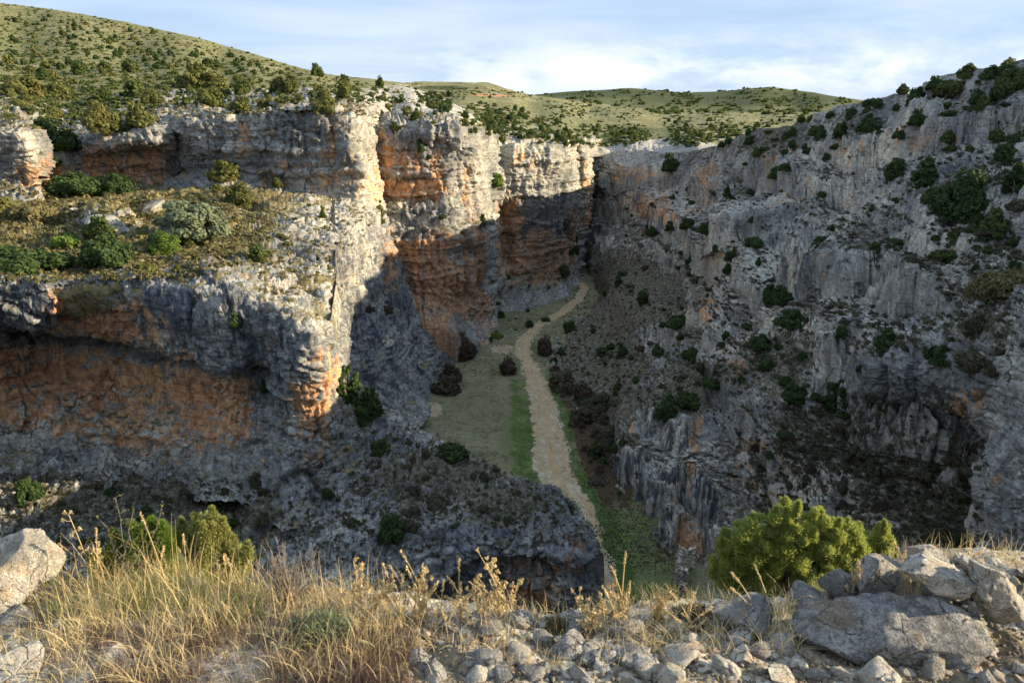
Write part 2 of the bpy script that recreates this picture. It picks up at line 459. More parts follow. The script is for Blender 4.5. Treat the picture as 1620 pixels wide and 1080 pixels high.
def floor_material(name):
    m, b = new_mat(name)
    P = b.n('ShaderNodeTexCoord').outputs['Object']
    at = b.n('ShaderNodeAttribute', attribute_name='wear')
    rgb = b.n('ShaderNodeSeparateColor', {0: at.outputs['Color']})
    n1 = b.noise(P, 0.35, 6, 0.65)
    n2 = b.noise(P, 1.6, 6, 0.7)
    n3 = b.noise(P, 6.0, 4, 0.7)
    mixn = b.math('ADD', b.math('MULTIPLY', n1, 0.3), b.math('ADD', b.math('MULTIPLY', n2, 0.4), b.math('MULTIPLY', n3, 0.3)))
    dry = b.ramp(mixn, [(0.40, (0.06, 0.062, 0.028)), (0.47, (0.14, 0.135, 0.068)), (0.54, (0.22, 0.20, 0.115)), (0.61, (0.34, 0.31, 0.22))])
    green = b.ramp(mixn, [(0.40, (0.022, 0.040, 0.010)), (0.5, (0.06, 0.105, 0.02)), (0.60, (0.17, 0.19, 0.07))])
    gm = b.ss(b.math('ADD', rgb.outputs[1], b.math('ADD', b.math('MULTIPLY', b.math('SUBTRACT', n2, 0.5), 2.6), b.math('MULTIPLY', b.math('SUBTRACT', n1, 0.5), 1.6))), 0.40, 0.85)
    col = b.mix(gm, dry, green)
    sand = b.ramp(mixn, [(0.4, (0.23, 0.175, 0.10)), (0.5, (0.38, 0.30, 0.185)), (0.6, (0.52, 0.44, 0.30))])
    pm = b.ss(b.math('ADD', rgb.outputs[0], b.math('MULTIPLY', b.math('SUBTRACT', n2, 0.5), 1.2)), 0.40, 0.60)
    col = b.mix(pm, col, sand)
    br = b.ss(b.math('ADD', rgb.outputs[2], b.math('MULTIPLY', b.math('SUBTRACT', n2, 0.5), 1.2)), 0.40, 0.62)
    col = b.mix(br, col, b.ramp(n3, [(0.3, (0.028, 0.022, 0.013)), (0.55, (0.085, 0.05, 0.03)), (0.75, (0.14, 0.10, 0.06))]))
    col = b.mix(b.math('MULTIPLY', b.ss(n3, 0.66, 0.74), 0.6), col, (0.45, 0.43, 0.38))
    finish(b, col, 0.95, b.math('ADD', n2, n3), 0.6, 0.15)
    return m

M_ROCK = rock_material("limestone", 1.0)
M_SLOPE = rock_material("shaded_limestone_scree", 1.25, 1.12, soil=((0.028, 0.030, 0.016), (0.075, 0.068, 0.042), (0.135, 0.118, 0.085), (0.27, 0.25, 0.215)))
M_HILL = hill_material("upland_turf")
M_FLOOR = floor_material("valley_turf")

# ------------------------------------------------------------------ terrain meshes
TERRAIN = []                                   # (name, points) of every surface, for standing plants on it

def mesh_grid(name, P, mat, wear=None, label=None, kind='structure', smooth=True, wrap=True):
    nu, nv = P.shape[:2]
    idx = np.arange(nu * nv).reshape(nu, nv)
    f = np.stack([idx[:-1, :-1], idx[:-1, 1:], idx[1:, 1:], idx[1:, :-1]], -1).reshape(-1, 4)
    # faces look towards the viewer's side
    a = P.reshape(-1, 3)
    k = len(f) // 2
    nn = np.cross(a[f[:, 1]] - a[f[:, 0]], a[f[:, 3]] - a[f[:, 0]])
    if (nn * a[f[:, 0]]).sum() > 0: f = f[:, ::-1]
    me = bpy.data.meshes.new(name)
    fast_mesh(me, a, f)
    if smooth: me.polygons.foreach_set('use_smooth', np.ones(len(f), bool))
    if wear is not None:
        ca = me.color_attributes.new('wear', 'FLOAT_COLOR', 'POINT')
        ca.data.foreach_set('color', np.ascontiguousarray(wear.reshape(-1, 4), dtype=np.float32).ravel())
    me.materials.append(mat)
    o = bpy.data.objects.new(name, me)
    COL.objects.link(o)
    o['kind'] = kind
    if label: o['label'] = label
    TERRAIN.append((name, a.astype(np.float32), np.abs(normals(P)[..., 2]).ravel().astype(np.float32)))
    return o

def fast_mesh(me, v, f):
    v = np.ascontiguousarray(v, np.float32); f = np.ascontiguousarray(f, np.int32)
    n, k = f.shape
    me.vertices.add(len(v)); me.vertices.foreach_set('co', v.ravel())
    me.loops.add(n * k); me.loops.foreach_set('vertex_index', f.ravel())
    me.polygons.add(n); me.polygons.foreach_set('loop_start', np.arange(0, n * k, k, dtype=np.int32))
    me.update(calc_edges=True)

def wear_of(P, och=0.0, veg=0.0, stk=0.0, pale=0.0, ledge=1.0):
    N = normals(P)
    up = np.abs(N[..., 2])
    W = np.zeros(P.shape[:-1] + (4,))
    steep = 1 - sstep(up, 0.45, 0.8)
    W[..., 0] = och * (0.35 + 0.65 * steep)
    W[..., 1] = np.clip(veg + ledge * sstep(up, 0.55, 0.9), 0, 1.2)
    W[..., 2] = stk * steep
    W[..., 3] = pale
    return np.clip(W, 0, 1.5)

ST = 1.75
# ---- left wall: cave face, nose, bright right-hand face, the recess at the valley's bend
colsA = [
 [(-420,395,64),(-420,435,50),(-420,500,49),(-420,560,49),(-420,640,50),(-420,700,49),(-420,760,44)],
 [(-200,400,68),(-200,440,54),(-200,500,53),(-200,560,54),(-200,640,56),(-200,700,54),(-200,770,49)],
 [(0,420,70),(0,440,58),(0,480,56.5),(0,535,57.5),(0,610,60.5),(0,690,59),(0,760,54)],
 [(110,418,71),(110,437,59),(110,458,57.3),(112,515,60.3),(115,590,63.8),(120,690,60),(120,760,55)],
 [(200,412,71),(200,431,58.5),(203,460,56.6),(210,524,59.2),(218,600,62.8),(220,700,59.5),(220,765,55)],
 [(300,415,71),(300,440,58),(309,508,55.3),(322,574,55.3),(325,640,59),(315,735,56.5),(320,790,52)],
 [(390,425,69),(380,452,57),(385,520,54.5),(395,590,55),(395,655,57),(395,745,54),(400,800,50)],
 [(440,440,67),(425,470,56),(425,525,53.5),(428,600,54),(430,670,54),(430,755,52),(430,830,47)],
 [(485,455,66),(468,485,55),(465,540,53),(465,600,53),(468,680,52.5),(468,760,50.5),(460,840,46)],
 [(525,470,64),(508,493,57),(520,525,54.5),(520,600,54.5),(512,680,53),(500,760,51.5),(500,840,47)],
 [(500,400,72),(505,420,68),(525,500,62),(530,590,60),(530,640,59),(545,700,57),(560,760,54)],
 [(520,350,85),(530,385,78),(540,455,74),(548,540,72),(560,600,71),(590,670,70),(600,720,66)],
 [(545,320,98),(560,345,92),(575,410,88),(590,500,86),(612,570,85),(645,640,86),(660,680,80)],
 [(585,315,112),(595,335,104),(605,380,101),(612,440,99),(628,530,97),(650,590,94),(668,655,91)],
 [(640,420,122),(632,450,116),(640,480,112),(648,520,108),(655,560,104),(665,600,100),(676,640,95)],
 [(700,455,132),(690,480,124),(697,505,121),(703,530,118),(708,555,115),(712,580,112),(716,602,108)],
 [(752,470,142),(745,500,133),(748,515,130),(751,530,128),(754,545,125),(756,560,122),(757,578,116)],
 [(800,470,160),(790,482,150),(791,490,149),(792,497,148),(792,504,147),(793,512,145),(793,520,142)],
]
P = loft(colsA, ST)
P = bumps(P, [(95,552,62,13,-9.0,4),(170,566,70,9,-6.5,12),(285,590,55,8,-5.0,20),(160,600,200,50,-1.6,8),(375,612,24,10,-1.8),(60,480,70,30,1.2),(330,480,60,50,1.0),(250,650,50,60,0.5),
              (395,620,26,40,-1.4),(480,540,30,50,0.9),(500,690,30,60,0.5),(180,690,60,20,-1.0),(560,470,14,60,-0.7,-12),(585,560,14,60,-0.6,-20)])
P0 = P
px_, py_, _ = proj(P0)
inner = blobs(P0, [(150,600,210,75,1.0,8),(330,640,90,80,1.0)])
P = rock(P, 0.65, 0.85, 0.9, 0, 1.1, off=11.0, keep=1 - 0.35 * inner - 0.35 * blobs(P0, [(300,495,230,60,1.0,10)]), ribs=0.9)
och = blobs(P0, [(150,640,260,95,1.0,4),(60,575,200,50,0.75),(330,650,110,80,0.95),(390,650,40,70,0.8),(490,660,40,95,0.85),(150,500,130,48,1.0,10),(500,570,16,40,0.6),
                 (540,430,30,50,0.32),(610,420,16,70,0.7),(360,490,40,30,0.45),(700,540,16,14,0.5),(730,570,20,14,0.5),(745,540,14,40,0.5),(520,590,8,50,0.9)])
och = och - blobs(P0, [(370,510,110,50,0.9,30),(20,490,60,50,0.8),(430,590,20,70,0.8,10),(420,760,90,50,0.9),(60,720,120,36,0.7),(250,760,120,36,0.5)])
stk = np.clip(0.35 + blobs(P0, [(300,495,190,80,1.3,12),(60,480,90,70,1.1),(430,560,70,110,1.1),(590,480,50,130,0.9),(530,420,60,60,0.9),(690,540,80,50,0.9)]), 0, 1)
stk = stk - blobs(P0, [(150,620,220,80,0.5)])
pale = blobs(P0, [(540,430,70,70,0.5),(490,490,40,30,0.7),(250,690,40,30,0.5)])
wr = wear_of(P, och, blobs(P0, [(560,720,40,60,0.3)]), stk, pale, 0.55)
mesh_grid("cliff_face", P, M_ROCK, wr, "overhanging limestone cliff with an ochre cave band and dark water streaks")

# ---- terrace between the cave cliff and the upper tier
ptsB = [(-420,440,49),(-200,446,53),(0,448,57),(130,446,58),(300,447,57),(390,458,56),(440,474,55.5),(500,494,55.5),(525,500,57),
        (470,445,62),(500,420,67),(530,385,77),(565,345,91),(598,332,104),
        (-420,380,60),(-200,390,66),(0,385,69),(130,385,70),(300,385,69.5),(400,398,68),(440,410,67.5),(490,375,76),(540,340,90),
        (-420,320,74),(-200,330,80),(0,335,83),(130,340,82),(230,335,84),(350,335,84),(440,345,82),(500,330,90),
        (-420,270,90),(-200,280,94),(0,285,98),(130,292,99),(260,298,99),(350,285,102),(430,298,101),(520,312,100.5),(575,318,103)]
P = sheet_cols(ptsB, (-420, 600), [(-420,255),(0,270),(130,276),(270,280),(340,262),(440,285),(520,298),(600,308)],
               [(-420,452),(300,454),(390,466),(440,482),(500,502),(524,505),(530,400),(565,350),(600,335)], ST)
P = bumps(P, [(170,350,45,26,1.8),(240,325,20,14,1.0)])
P0 = P
P = rock(P, 0.5, 0.55, 0.5, 0.22, 0.9, th=1.8, off=23.0, ribs=0)
P = np.concatenate([P, P[:, -1:] + np.array([0, -0.15, -0.7]), P[:, -1:] + np.array([0, 1.2, -2.6])], 1)
P0 = np.concatenate([P0, P0[:, -1:], P0[:, -1:]], 1)
bare = blobs(P0, [(380,440,170,40,0.95),(520,380,120,90,1.1),(170,355,50,24,0.9),(60,415,60,16,0.5),(470,470,60,30,1.0)])
wr = wear_of(P, 0.12 + 0 * bare, 0.75 - 0.60 * bare, 0.3, 0.3 + 0.3 * bare, 0.35)
mesh_grid("cliff_terrace", P, M_ROCK, wr, "sunlit stony terrace with scrub above the cave cliff")

# ---- upper tier on the left
colsC = [
 [(-420,150,120),(-420,178,90),(-420,210,87),(-420,240,87),(-420,275,87),(-420,300,84)],
 [(-150,150,120),(-150,180,92),(-150,215,89),(-150,245,89),(-150,280,89),(-150,300,86)],
 [(0,155,110),(0,185,91),(0,215,88),(0,250,88.5),(0,285,88),(0,310,85)],
 [(45,170,108),(48,205,92),(52,235,89),(55,260,89),(55,292,89),(55,315,86)],
 [(85,195,112),(80,235,99),(80,255,97),(78,270,97),(75,288,97),(75,312,94)],
 [(120,190,115),(120,222,103),(122,240,101),(125,258,101),(128,288,101),(130,312,97)],
 [(180,180,115),(180,205,101),(182,226,98.5),(186,248,101.5),(188,285,102.5),(188,310,97)],
 [(235,172,115),(235,194,100.5),(238,222,98),(240,246,102),(242,282,103),(242,310,97)],
 [(275,168,116),(275,188,102),(275,215,101.5),(276,240,102.5),(278,275,103),(278,300,98)],
 [(330,166,116),(325,183,101.5),(325,208,100),(328,232,100),(332,262,101.5),(335,290,98)],
 [(430,158,118),(430,170,102),(432,205,100.5),(434,240,100.5),(436,285,101),(436,315,97.5)],
 [(510,156,118),(512,170,101),(514,210,99.5),(518,260,99.5),(520,302,99.5),(520,326,97)],
 [(548,158,119),(548,176,101.5),(553,215,100),(556,260,99.5),(560,308,99.5),(560,334,97)],
 [(570,164,122),(572,192,106),(576,225,104),(580,270,103),(586,318,103),(590,345,102)],
 [(584,172,130),(580,200,120),(584,235,118),(588,280,117),(594,335,115),(598,365,112)],
 [(600,180,146),(596,205,138),(600,240,136),(604,290,134),(610,345,132),(614,380,129)],
]
P = loft(colsC, ST)
P = bumps(P, [(230,245,40,10,-1.8),(525,200,8,50,-1.0,-6),(420,215,8,40,-0.5),(355,225,10,40,-0.6),(500,190,14,25,0.7),(455,220,20,40,0.5),(560,270,20,40,0.6),(275,230,8,40,-1.0)])
P0 = P
P = rock(P, 0.5, 0.9, 1.4, 0, 1.1, off=37.0, ribs=1.3)
P = np.concatenate([P, P[:, -1:] + np.array([0, -0.4, -1.6]), P[:, -1:] + np.array([0, -0.4, -5])], 1)
P0 = np.concatenate([P0, P0[:, -1:], P0[:, -1:]], 1)
och = blobs(P0, [(200,260,90,38,0.95),(60,275,60,26,0.8),(540,300,60,48,0.62),(440,275,60,35,0.5),(525,230,18,60,0.75,10),(390,225,40,40,0.45),(590,280,14,70,0.6),(-100,260,120,40,0.7)])
stk = np.clip(0.15 + blobs(P0, [(330,215,60,50,0.6),(455,215,50,50,0.9),(510,230,22,45,0.7)]), 0, 1)
pale = 0.35 + blobs(P0, [(575,250,30,90,0.6),(540,320,50,30,0.6),(20,230,60,50,0.6)])
wr = wear_of(P, och, 0, stk, pale, 0.6)
mesh_grid("upper_cliff", P, M_ROCK, wr, "upper tier of pale limestone cliff with an ochre shelter at its foot")

# ---- hillside behind the upper tier
ptsF = [(-420,190,90),(-150,192,95),(30,200,95),(80,238,100),(120,225,104),(180,206,103),(235,196,103),(275,190,104),(330,184,104),(430,171,104),(512,170,104),(548,176,105),
        (572,190,110),(600,196,140),(640,190,140),(690,186,140),(725,196,142),(758,212,150),(775,222,158),
        (-420,150,120),(-150,150,118),(30,160,118),(180,168,118),(300,160,122),(430,150,126),(520,150,128),(590,170,134),(650,170,152),(700,172,162),
        (-420,105,150),(-150,112,150),(30,122,150),(180,125,155),(300,122,158),(400,122,162),(500,128,168),(560,140,172),(620,150,182),(680,158,196),
        (-420,20,230),(-150,45,230),(30,70,225),(200,90,220),(350,105,210),(460,114,205),
        (-420,-90,330),(-150,-38,325),(0,5,320),(90,16,318),(200,35,312),(320,62,300),(400,85,285),(460,104,262),(520,118,238),(560,122,230),(600,126,225),(640,133,220),(690,150,215),(750,190,190),(790,225,175)]
P = sheet_cols(ptsF, (-420, 790), [(-420,-90),(-150,-38),(0,5),(90,16),(200,35),(320,62),(400,85),(460,104),(520,118),(560,122),(600,126),(640,134),(690,152),(750,192),(790,226)],
               [(-420,192),(-150,194),(30,202),(80,240),(120,228),(180,210),(275,193),(430,173),(548,178),(575,194),(640,196),(725,200),(790,232)], ST)
P0 = P
near = blobs(P0, [(640,170,90,30,1.0),(430,160,220,18,0.8),(180,190,120,18,0.9),(20,175,60,30,0.7)])
P = rock(P, 0.45, 0.45, 0.5, 0.35, 0.7, th=2.4, off=41.0, ribs=0, keep=0.35 + 0.65 * near)
ext = P[:, :1] + np.array([10, 60, -6.0])                  # the far side of the crest
P = np.concatenate([ext, P], 1); near = np.concatenate([near[:, :1], near], 1)
N = normals(P)
wr = np.zeros(P.shape[:-1] + (4,))
bare = near * 0.9
wr = wear_of(P, 0.1, 0.85 - 0.75 * bare, 0, 0.6, 0.05)
wh = np.zeros_like(wr)
wh[..., 2] = 0.25 + 0.66 * near + 0.5 * (1 - sstep(np.abs(N[..., 2]), 0.5, 0.8)) * near; wh[..., 3] = 1
mesh_grid("hillside", P, M_HILL, wh, "grassy hillside dotted with low shrubs rising on the left")

# ---- orange pillar and the far wall of the left side
colsD = [
 [(575,178,150),(577,200,140),(580,250,139),(586,310,137),(596,380,134),(604,440,130),(610,470,127)],
 [(592,180,148),(592,204,133),(590,250,131),(592,318,131),(608,380,126),(628,440,122),(640,470,119)],
 [(620,176,146),(620,198,130),(618,250,128.5),(620,316,128.5),(632,380,122),(650,450,120),(656,480,118)],
 [(650,176,145),(650,197,128.5),(650,250,127.5),(652,316,127.5),(660,380,121),(675,462,119),(680,490,117)],
 [(690,178,146),(688,195,128.5),(690,245,128),(694,305,128),(700,380,122.5),(712,478,121),(716,505,118)],
 [(725,185,148),(722,198,131),(728,245,131),(733,305,131),(738,385,127),(742,500,127),(744,520,124)],
 [(760,200,156),(752,211,138),(760,258,137),(765,315,137),(768,395,134),(768,494,134),(770,512,131)],
 [(780,210,170),(775,221,154),(781,258,152),(783,318,152),(784,398,150),(782,475,148),(784,495,144)],
 [(825,214,180),(820,224,159),(826,264,157.5),(828,312,157.5),(832,380,160),(834,444,157),(834,462,152)],
 [(850,214,186),(848,224,162),(856,266,160.5),(858,314,161),(862,380,164.5),(866,442,162),(866,458,157)],
 [(880,216,190),(876,224,166),(886,268,164.5),(884,318,165.5),(884,380,169),(890,438,167),(890,452,163)],
 [(915,216,200),(908,224,175),(914,262,175),(914,305,176),(902,380,178),(902,430,176),(902,446,172)],
 [(934,220,212),(928,229,184),(932,266,184),(932,305,185),(927,360,185),(916,425,182),(915,440,178)],
 [(940,222,222),(931,231,204),(934,266,204),(934,305,204),(930,360,202),(920,425,196),(919,440,190)],
 [(960,222,240),(938,232,226),(938,266,226),(938,305,226),(934,360,224),(930,425,218),(929,440,212)],
 [(1010,222,260),(1000,232,244),(1000,266,244),(1000,305,244),(1000,360,242),(1000,425,236),(1000,440,232)],
]
P = loft(colsD, 1.45)
P = bumps(P, [(665,260,3,50,-1.2),(690,240,6,40,-0.8),(622,260,4,50,-1.0),(715,430,5,90,-1.6,-4),(755,460,14,26,-1.3,10),(735,450,5,50,-1.0),
              (803,342,16,20,-5.0),(803,380,15,14,-3.6),(803,405,16,18,-3.4),(806,435,10,7,-1.6),(856,300,14,20,0.6),(866,256,16,20,1.0),(830,262,16,22,1.0),
              (893,370,5,26,-2.2),(650,284,40,6,-0.8),(645,330,40,10,0.8),(610,410,20,50,0.8,20),(700,440,30,30,0.8)])
P0 = P
P = rock(P, 0.5, 0.9, 1.35, 0, 1.1, off=53.0, ribs=1.9)
P = np.concatenate([P, P[:, -1:] + np.array([0.3, -1.2, -1.5]), P[:, -1:] + np.array([0.8, -3.0, -3.0]), P[:, -1:] + np.array([0.8, -3.4, -9.0])], 1)
P0 = np.concatenate([P0, P0[:, -1:], P0[:, -1:], P0[:, -1:]], 1)
och = blobs(P0, [(650,300,58,22,0.95),(690,275,12,50,0.75),(640,430,50,70,0.85,30),(700,460,60,56,1.0),(665,390,70,40,0.6),(750,400,26,80,0.62),(755,480,24,40,1.0),(610,250,22,40,0.55),
                 (650,260,30,40,0.4),(803,385,30,75,1.0),(850,410,55,45,1.0),(840,260,14,18,0.4),(905,370,14,60,0.55),(925,310,8,70,0.55),(820,250,10,12,0.5),(740,310,10,60,0.45),(890,400,14,40,0.8)])
och = och * 1.3
och = och - blobs(P0, [(655,365,28,26,0.4),(640,420,10,30,0.5),(770,430,9,60,0.6)])
stk = np.clip(0.2 + blobs(P0, [(650,360,60,45,0.9),(700,400,60,90,0.3),(880,340,60,70,0.7),(640,230,40,40,0.6),(850,400,60,60,0.7)]), 0, 1)
pale = 0.25 + blobs(P0, [(735,260,35,90,0.7),(860,250,60,40,0.4)])
wr = wear_of(P, och, 0, stk, pale, 0.6)
mesh_grid("cliff_pillar", P, M_ROCK, wr, "tall orange stained cliff pillars and far canyon wall")

P = loft([[(895,236,262),(895,330,258),(895,420,254),(895,470,250)],[(930,234,256),(930,330,252),(930,420,248),(930,470,244)],[(965,234,262),(965,330,256),(965,420,250),(965,470,246)],[(1040,236,275),(1040,330,270),(1040,420,262),(1040,470,256)]], ST)
P = rock(P, 0.8, 0.8, 0.8, 0, 1.0, off=57.0)
mesh_grid("gorge_wall", P, M_ROCK, wear_of(P, 0.35, 0, 0.6, 0, 0.5), "shaded wall closing the mouth of the side gorge")

# ---- plateau and nearer hill behind the gorge
ptsE = [(560,126,330),(640,132,400),(690,129,440),(730,129,450),(770,131,450),(820,144,440),(860,152,460),(930,162,520),(1000,170,540),(1100,176,560),(1200,178,560),(1320,176,560),(1460,174,560),
        (600,150,280),(680,150,330),(760,150,360),(840,165,380),(930,178,420),(1050,185,430),(1200,190,420),(1350,190,400),(1460,190,400),
        (640,175,220),(700,178,240),(770,185,250),(850,190,270),(930,195,290),(1050,203,290),(1200,208,260),(1350,210,240),(1460,215,230),
        (700,195,170),(760,212,168),(830,214,190),(880,212,205),(930,215,222),(1000,222,225),(1100,225,205),(1200,235,185),(1350,250,160),
        (760,240,150),(830,240,168),(930,245,205),(1000,250,206),(1100,255,190),(1250,262,160)]
P = sheet_cols(ptsE, (560, 1460), [(560,126),(640,132),(690,129),(730,129),(770,131),(820,144),(860,152),(930,162),(1000,170),(1100,176),(1200,178),(1460,174)],
               [(560,170),(690,186),(760,216),(800,232),(930,246),(1000,250),(1460,262)], 1.45)
P0 = P
P = P + np.array([0, 0, 1.0]) * (1.6 * fbm(P, 1 / 40, 3, 0.5, 61.0) + 0.35 * fbm(P, 1 / 5, 3, 0.5, 63.0) * 1.0)[..., None]
rim = blobs(P0, [(850,225,90,14,1.0),(1030,235,110,16,0.9),(780,205,60,8,0.6)])
Pr = rock(P, 0.4, 0.6, 0.9, 0.4, 0.8, th=2.0, off=67.0, ribs=0)
P = P + (Pr - P) * (0.15 + 0.85 * rim)[..., None]
ext = P[:, :1] + np.array([0, 120, -14.0])
P = np.concatenate([ext, P], 1)
wh = np.zeros(P.shape[:-1] + (4,))
wh[..., 0] = blobs(P, [(775,151,44,2.5,0.75,2)]); wh[..., 0][:, 0] = 0
wh[..., 2] = 0.28 + 0.40 * np.concatenate([rim[:, :1], rim], 1)
wh[..., 1] = 0.75 * blobs(P, [(700,139,60,5,0.9),(1000,206,70,8,0.8),(960,220,30,12,0.9)])
wh[..., 3] = 1
mesh_grid("plateau", P, M_HILL, wh, "sunlit plateau with dry turf and scrub behind the gorge")

# ---- far hill on the skyline
ptsX = [(760,158,1000),(860,150,1000),(930,143,1000),(1000,140,1000),(1080,147,980),(1150,144,960),(1220,139,950),(1290,146,900),(1345,156,860),(1420,170,820),(1520,190,780),
        (760,180,640),(900,182,640),(1050,184,640),(1200,186,620),(1350,190,600),(1520,205,580),(1000,160,820),(1150,165,780),(1250,168,760)]
P = sheet_cols(ptsX, (760, 1520), [(760,158),(860,150),(930,143),(1000,140),(1080,147),(1150,144),(1220,139),(1290,146),(1345,156),(1420,170),(1520,190)],
               [(760,184),(1520,206)], 1.5)
P = P + np.array([0, 0, 1.0]) * (4 * fbm(P, 1 / 120, 3, 0.5, 71.0))[..., None]
ext = P[:, :1] + np.array([0, 300, -60.0])
P = np.concatenate([ext, P], 1)
wh = np.zeros(P.shape[:-1] + (4,))
wh[..., 1] = 0.50 + 0.4 * blobs(P, [(1180,155,140,10,0.9),(960,148,90,6,0.6)])  # dark scrub tone, partly a cloud's shadow put into the colour
wh[..., 0] = blobs(P, [(1270,173,80,1.8,0.6)])
wh[..., 2] = 0.05; wh[..., 3] = 1
mesh_grid("far_hill", P, M_HILL, wh, "low scrubby hill on the horizon beyond the plateau")

# ---- right-hand slope
ptsG = [(932,240,212),(945,300,206),(935,350,200),(930,400,192),(928,445,184),
 (1000,235,200),(1000,300,188),(980,380,175),(950,440,168),
 (1085,238,182),(1080,300,168),(1050,380,152),(1000,440,146),(940,480,146),
 (1150,218,162),(1145,290,148),(1120,360,134),(1080,440,124),(990,500,124),(900,530,128),
 (1225,192,146),(1215,270,130),(1190,350,114),(1150,440,104),(1060,540,104),(960,580,108),(870,575,114),(880,640,97),
 (1320,168,130),(1310,250,114),(1290,340,98),(1250,440,86),(1150,550,84),(1040,630,82),(940,690,85),(985,700,82),
 (1420,145,113),(1410,220,100),(1390,310,84),(1350,420,74),(1280,520,70),(1180,610,70),(1090,650,75),(1000,660,78),
 (1530,110,100),(1520,200,88),(1500,300,72),(1480,400,64),(1420,520,60),(1330,620,58),(1200,680,63),(1100,720,68),(1000,740,74),(988,770,72),
 (1620,92,92),(1620,180,80),(1620,300,64),(1620,400,56),(1560,480,54),(1500,600,53),(1400,700,51),(1280,750,55),(1180,790,58),(1110,810,62),(1085,870,59.5),
 (1760,60,84),(1760,200,70),(1760,350,54),(1760,500,46),(1700,650,42),(1580,750,43),(1450,800,45),(1320,840,48),(1200,880,52),(1120,930,55),(1110,1000,50),
 (1960,40,78),(1960,300,54),(1960,600,38),(1960,900,30),(1600,900,37),(1400,950,40),(1250,1000,44)]
leftG = [(1960,30),(1760,62),(1620,92),(1560,106),(1500,114),(1460,130),(1400,149),(1340,164),(1290,178),(1220,194),(1160,216),(1110,250),(1060,300),(1005,350),(960,400),(922,445),(888,525),(860,575),(878,640),(938,690),(984,702),(988,765),(1030,815),(1085,872),(1110,940),(1110,1010)]
rowsG = np.concatenate([np.arange(30, 250, 0.9), np.arange(250, 450, 1.3), np.arange(450, 1010, ST)])
P = sheet_rows(ptsG, rowsG, leftG, 1960, ST, 2e-5)
P = bumps(P, [(1000,270,70,30,1.5),(1230,255,60,22,1.8),(1330,225,60,26,1.4),(1460,190,90,26,2.0),(1140,300,30,26,1.6),(1060,320,60,26,1.6),(1240,360,40,40,2.0),(1180,380,36,36,1.8),
              (1300,430,50,45,1.4),(1120,480,24,46,2.6),(1190,400,60,66,3.2),(1300,430,60,54,1.6),(1050,430,60,46,-2.5),(1440,330,50,30,1.2),(1550,420,50,40,1.0),(1170,580,26,16,1.6),(1060,690,40,30,1.5),(1120,700,26,30,1.0),
              (1000,690,26,50,1.8),(1000,750,50,60,2.0),(1060,820,60,60,2.4),(1100,880,50,60,2.0),(1180,720,26,20,1.0),(1240,600,60,40,-1.0),(1180,500,40,24,-1.2),(1400,720,110,60,-3.0),(1530,680,60,50,-3.0),(1330,750,90,60,-1.2),
              (1060,420,50,40,-1.5),(960,520,40,60,-0.8),(1330,300,30,60,-0.8),(1380,470,50,50,1.0)])
SCREE = [(1010,460,120,80,1.0),(1150,240,90,18,0.8),(1250,214,60,16,0.7),(1330,200,80,18,0.7),(1480,300,120,36,0.8),(1240,560,70,60,0.9),(950,590,70,90,1.0),(1560,440,80,50,0.9),(1090,610,70,40,0.8),(1250,300,70,14,0.6),(1380,380,60,20,0.6)]
CRAG = [(1190,400,70,70,1.0),(1300,430,60,50,0.9),(1060,325,110,30,1.0),(1230,255,90,22,0.9),(1440,240,120,30,0.9),(1420,520,80,70,0.8),(1120,480,24,40,1.0),(1000,275,70,24,1.0),(1580,200,80,40,0.7)]
def scree_mask(P):
    return np.clip(1.1 * fbm(P, 1 / 17, 3, 0.5, 77.0) + 0.62 * blobs(P, SCREE) - 0.55 * blobs(P, CRAG), -0.7, 0.9)
def right_relief(P, bowl):
    x, y, _ = proj(P)
    sk = np.interp(x, [930, 1100, 1160, 1220, 1340, 1460, 1620, 1960], [236, 238, 216, 194, 164, 130, 92, 30])
    calm = 0.35 + 0.65 * sstep(y - sk, 2, 40)
    scree = sstep(scree_mask(P), 0.05, 0.45)
    calm = calm * (1 - 0.55 * scree)
    return rock(P, 0.7, 1.35, 1.2, 1.0, 1.3, th=7.5, off=83.0, keep=(1 - 0.55 * bowl) * calm, ribs=0.6)
P0 = P
bowl = blobs(P0, [(1360,720,170,90,1.0),(1230,560,80,70,0.7),(1010,460,90,60,0.7),(950,560,60,90,0.9),(1060,610,60,40,0.5)])
clf = blobs(P0, [(1060,760,90,90,1.0),(1000,280,90,40,0.9),(1080,320,80,30,0.9)])
P = right_relief(P, bowl)
e1 = P[:1].copy(); hi = (rowsG < 240)
e1[0, hi] += np.array([5, 9, -0.8]); e1[0, ~hi] += np.array([2.5, 1.5, -5])
e2 = e1.copy(); e2[0, hi] += np.array([40, 60, -2.0]); e2[0, ~hi] += np.array([1, 1, -6])
P = np.concatenate([e2, e1, P], 0)
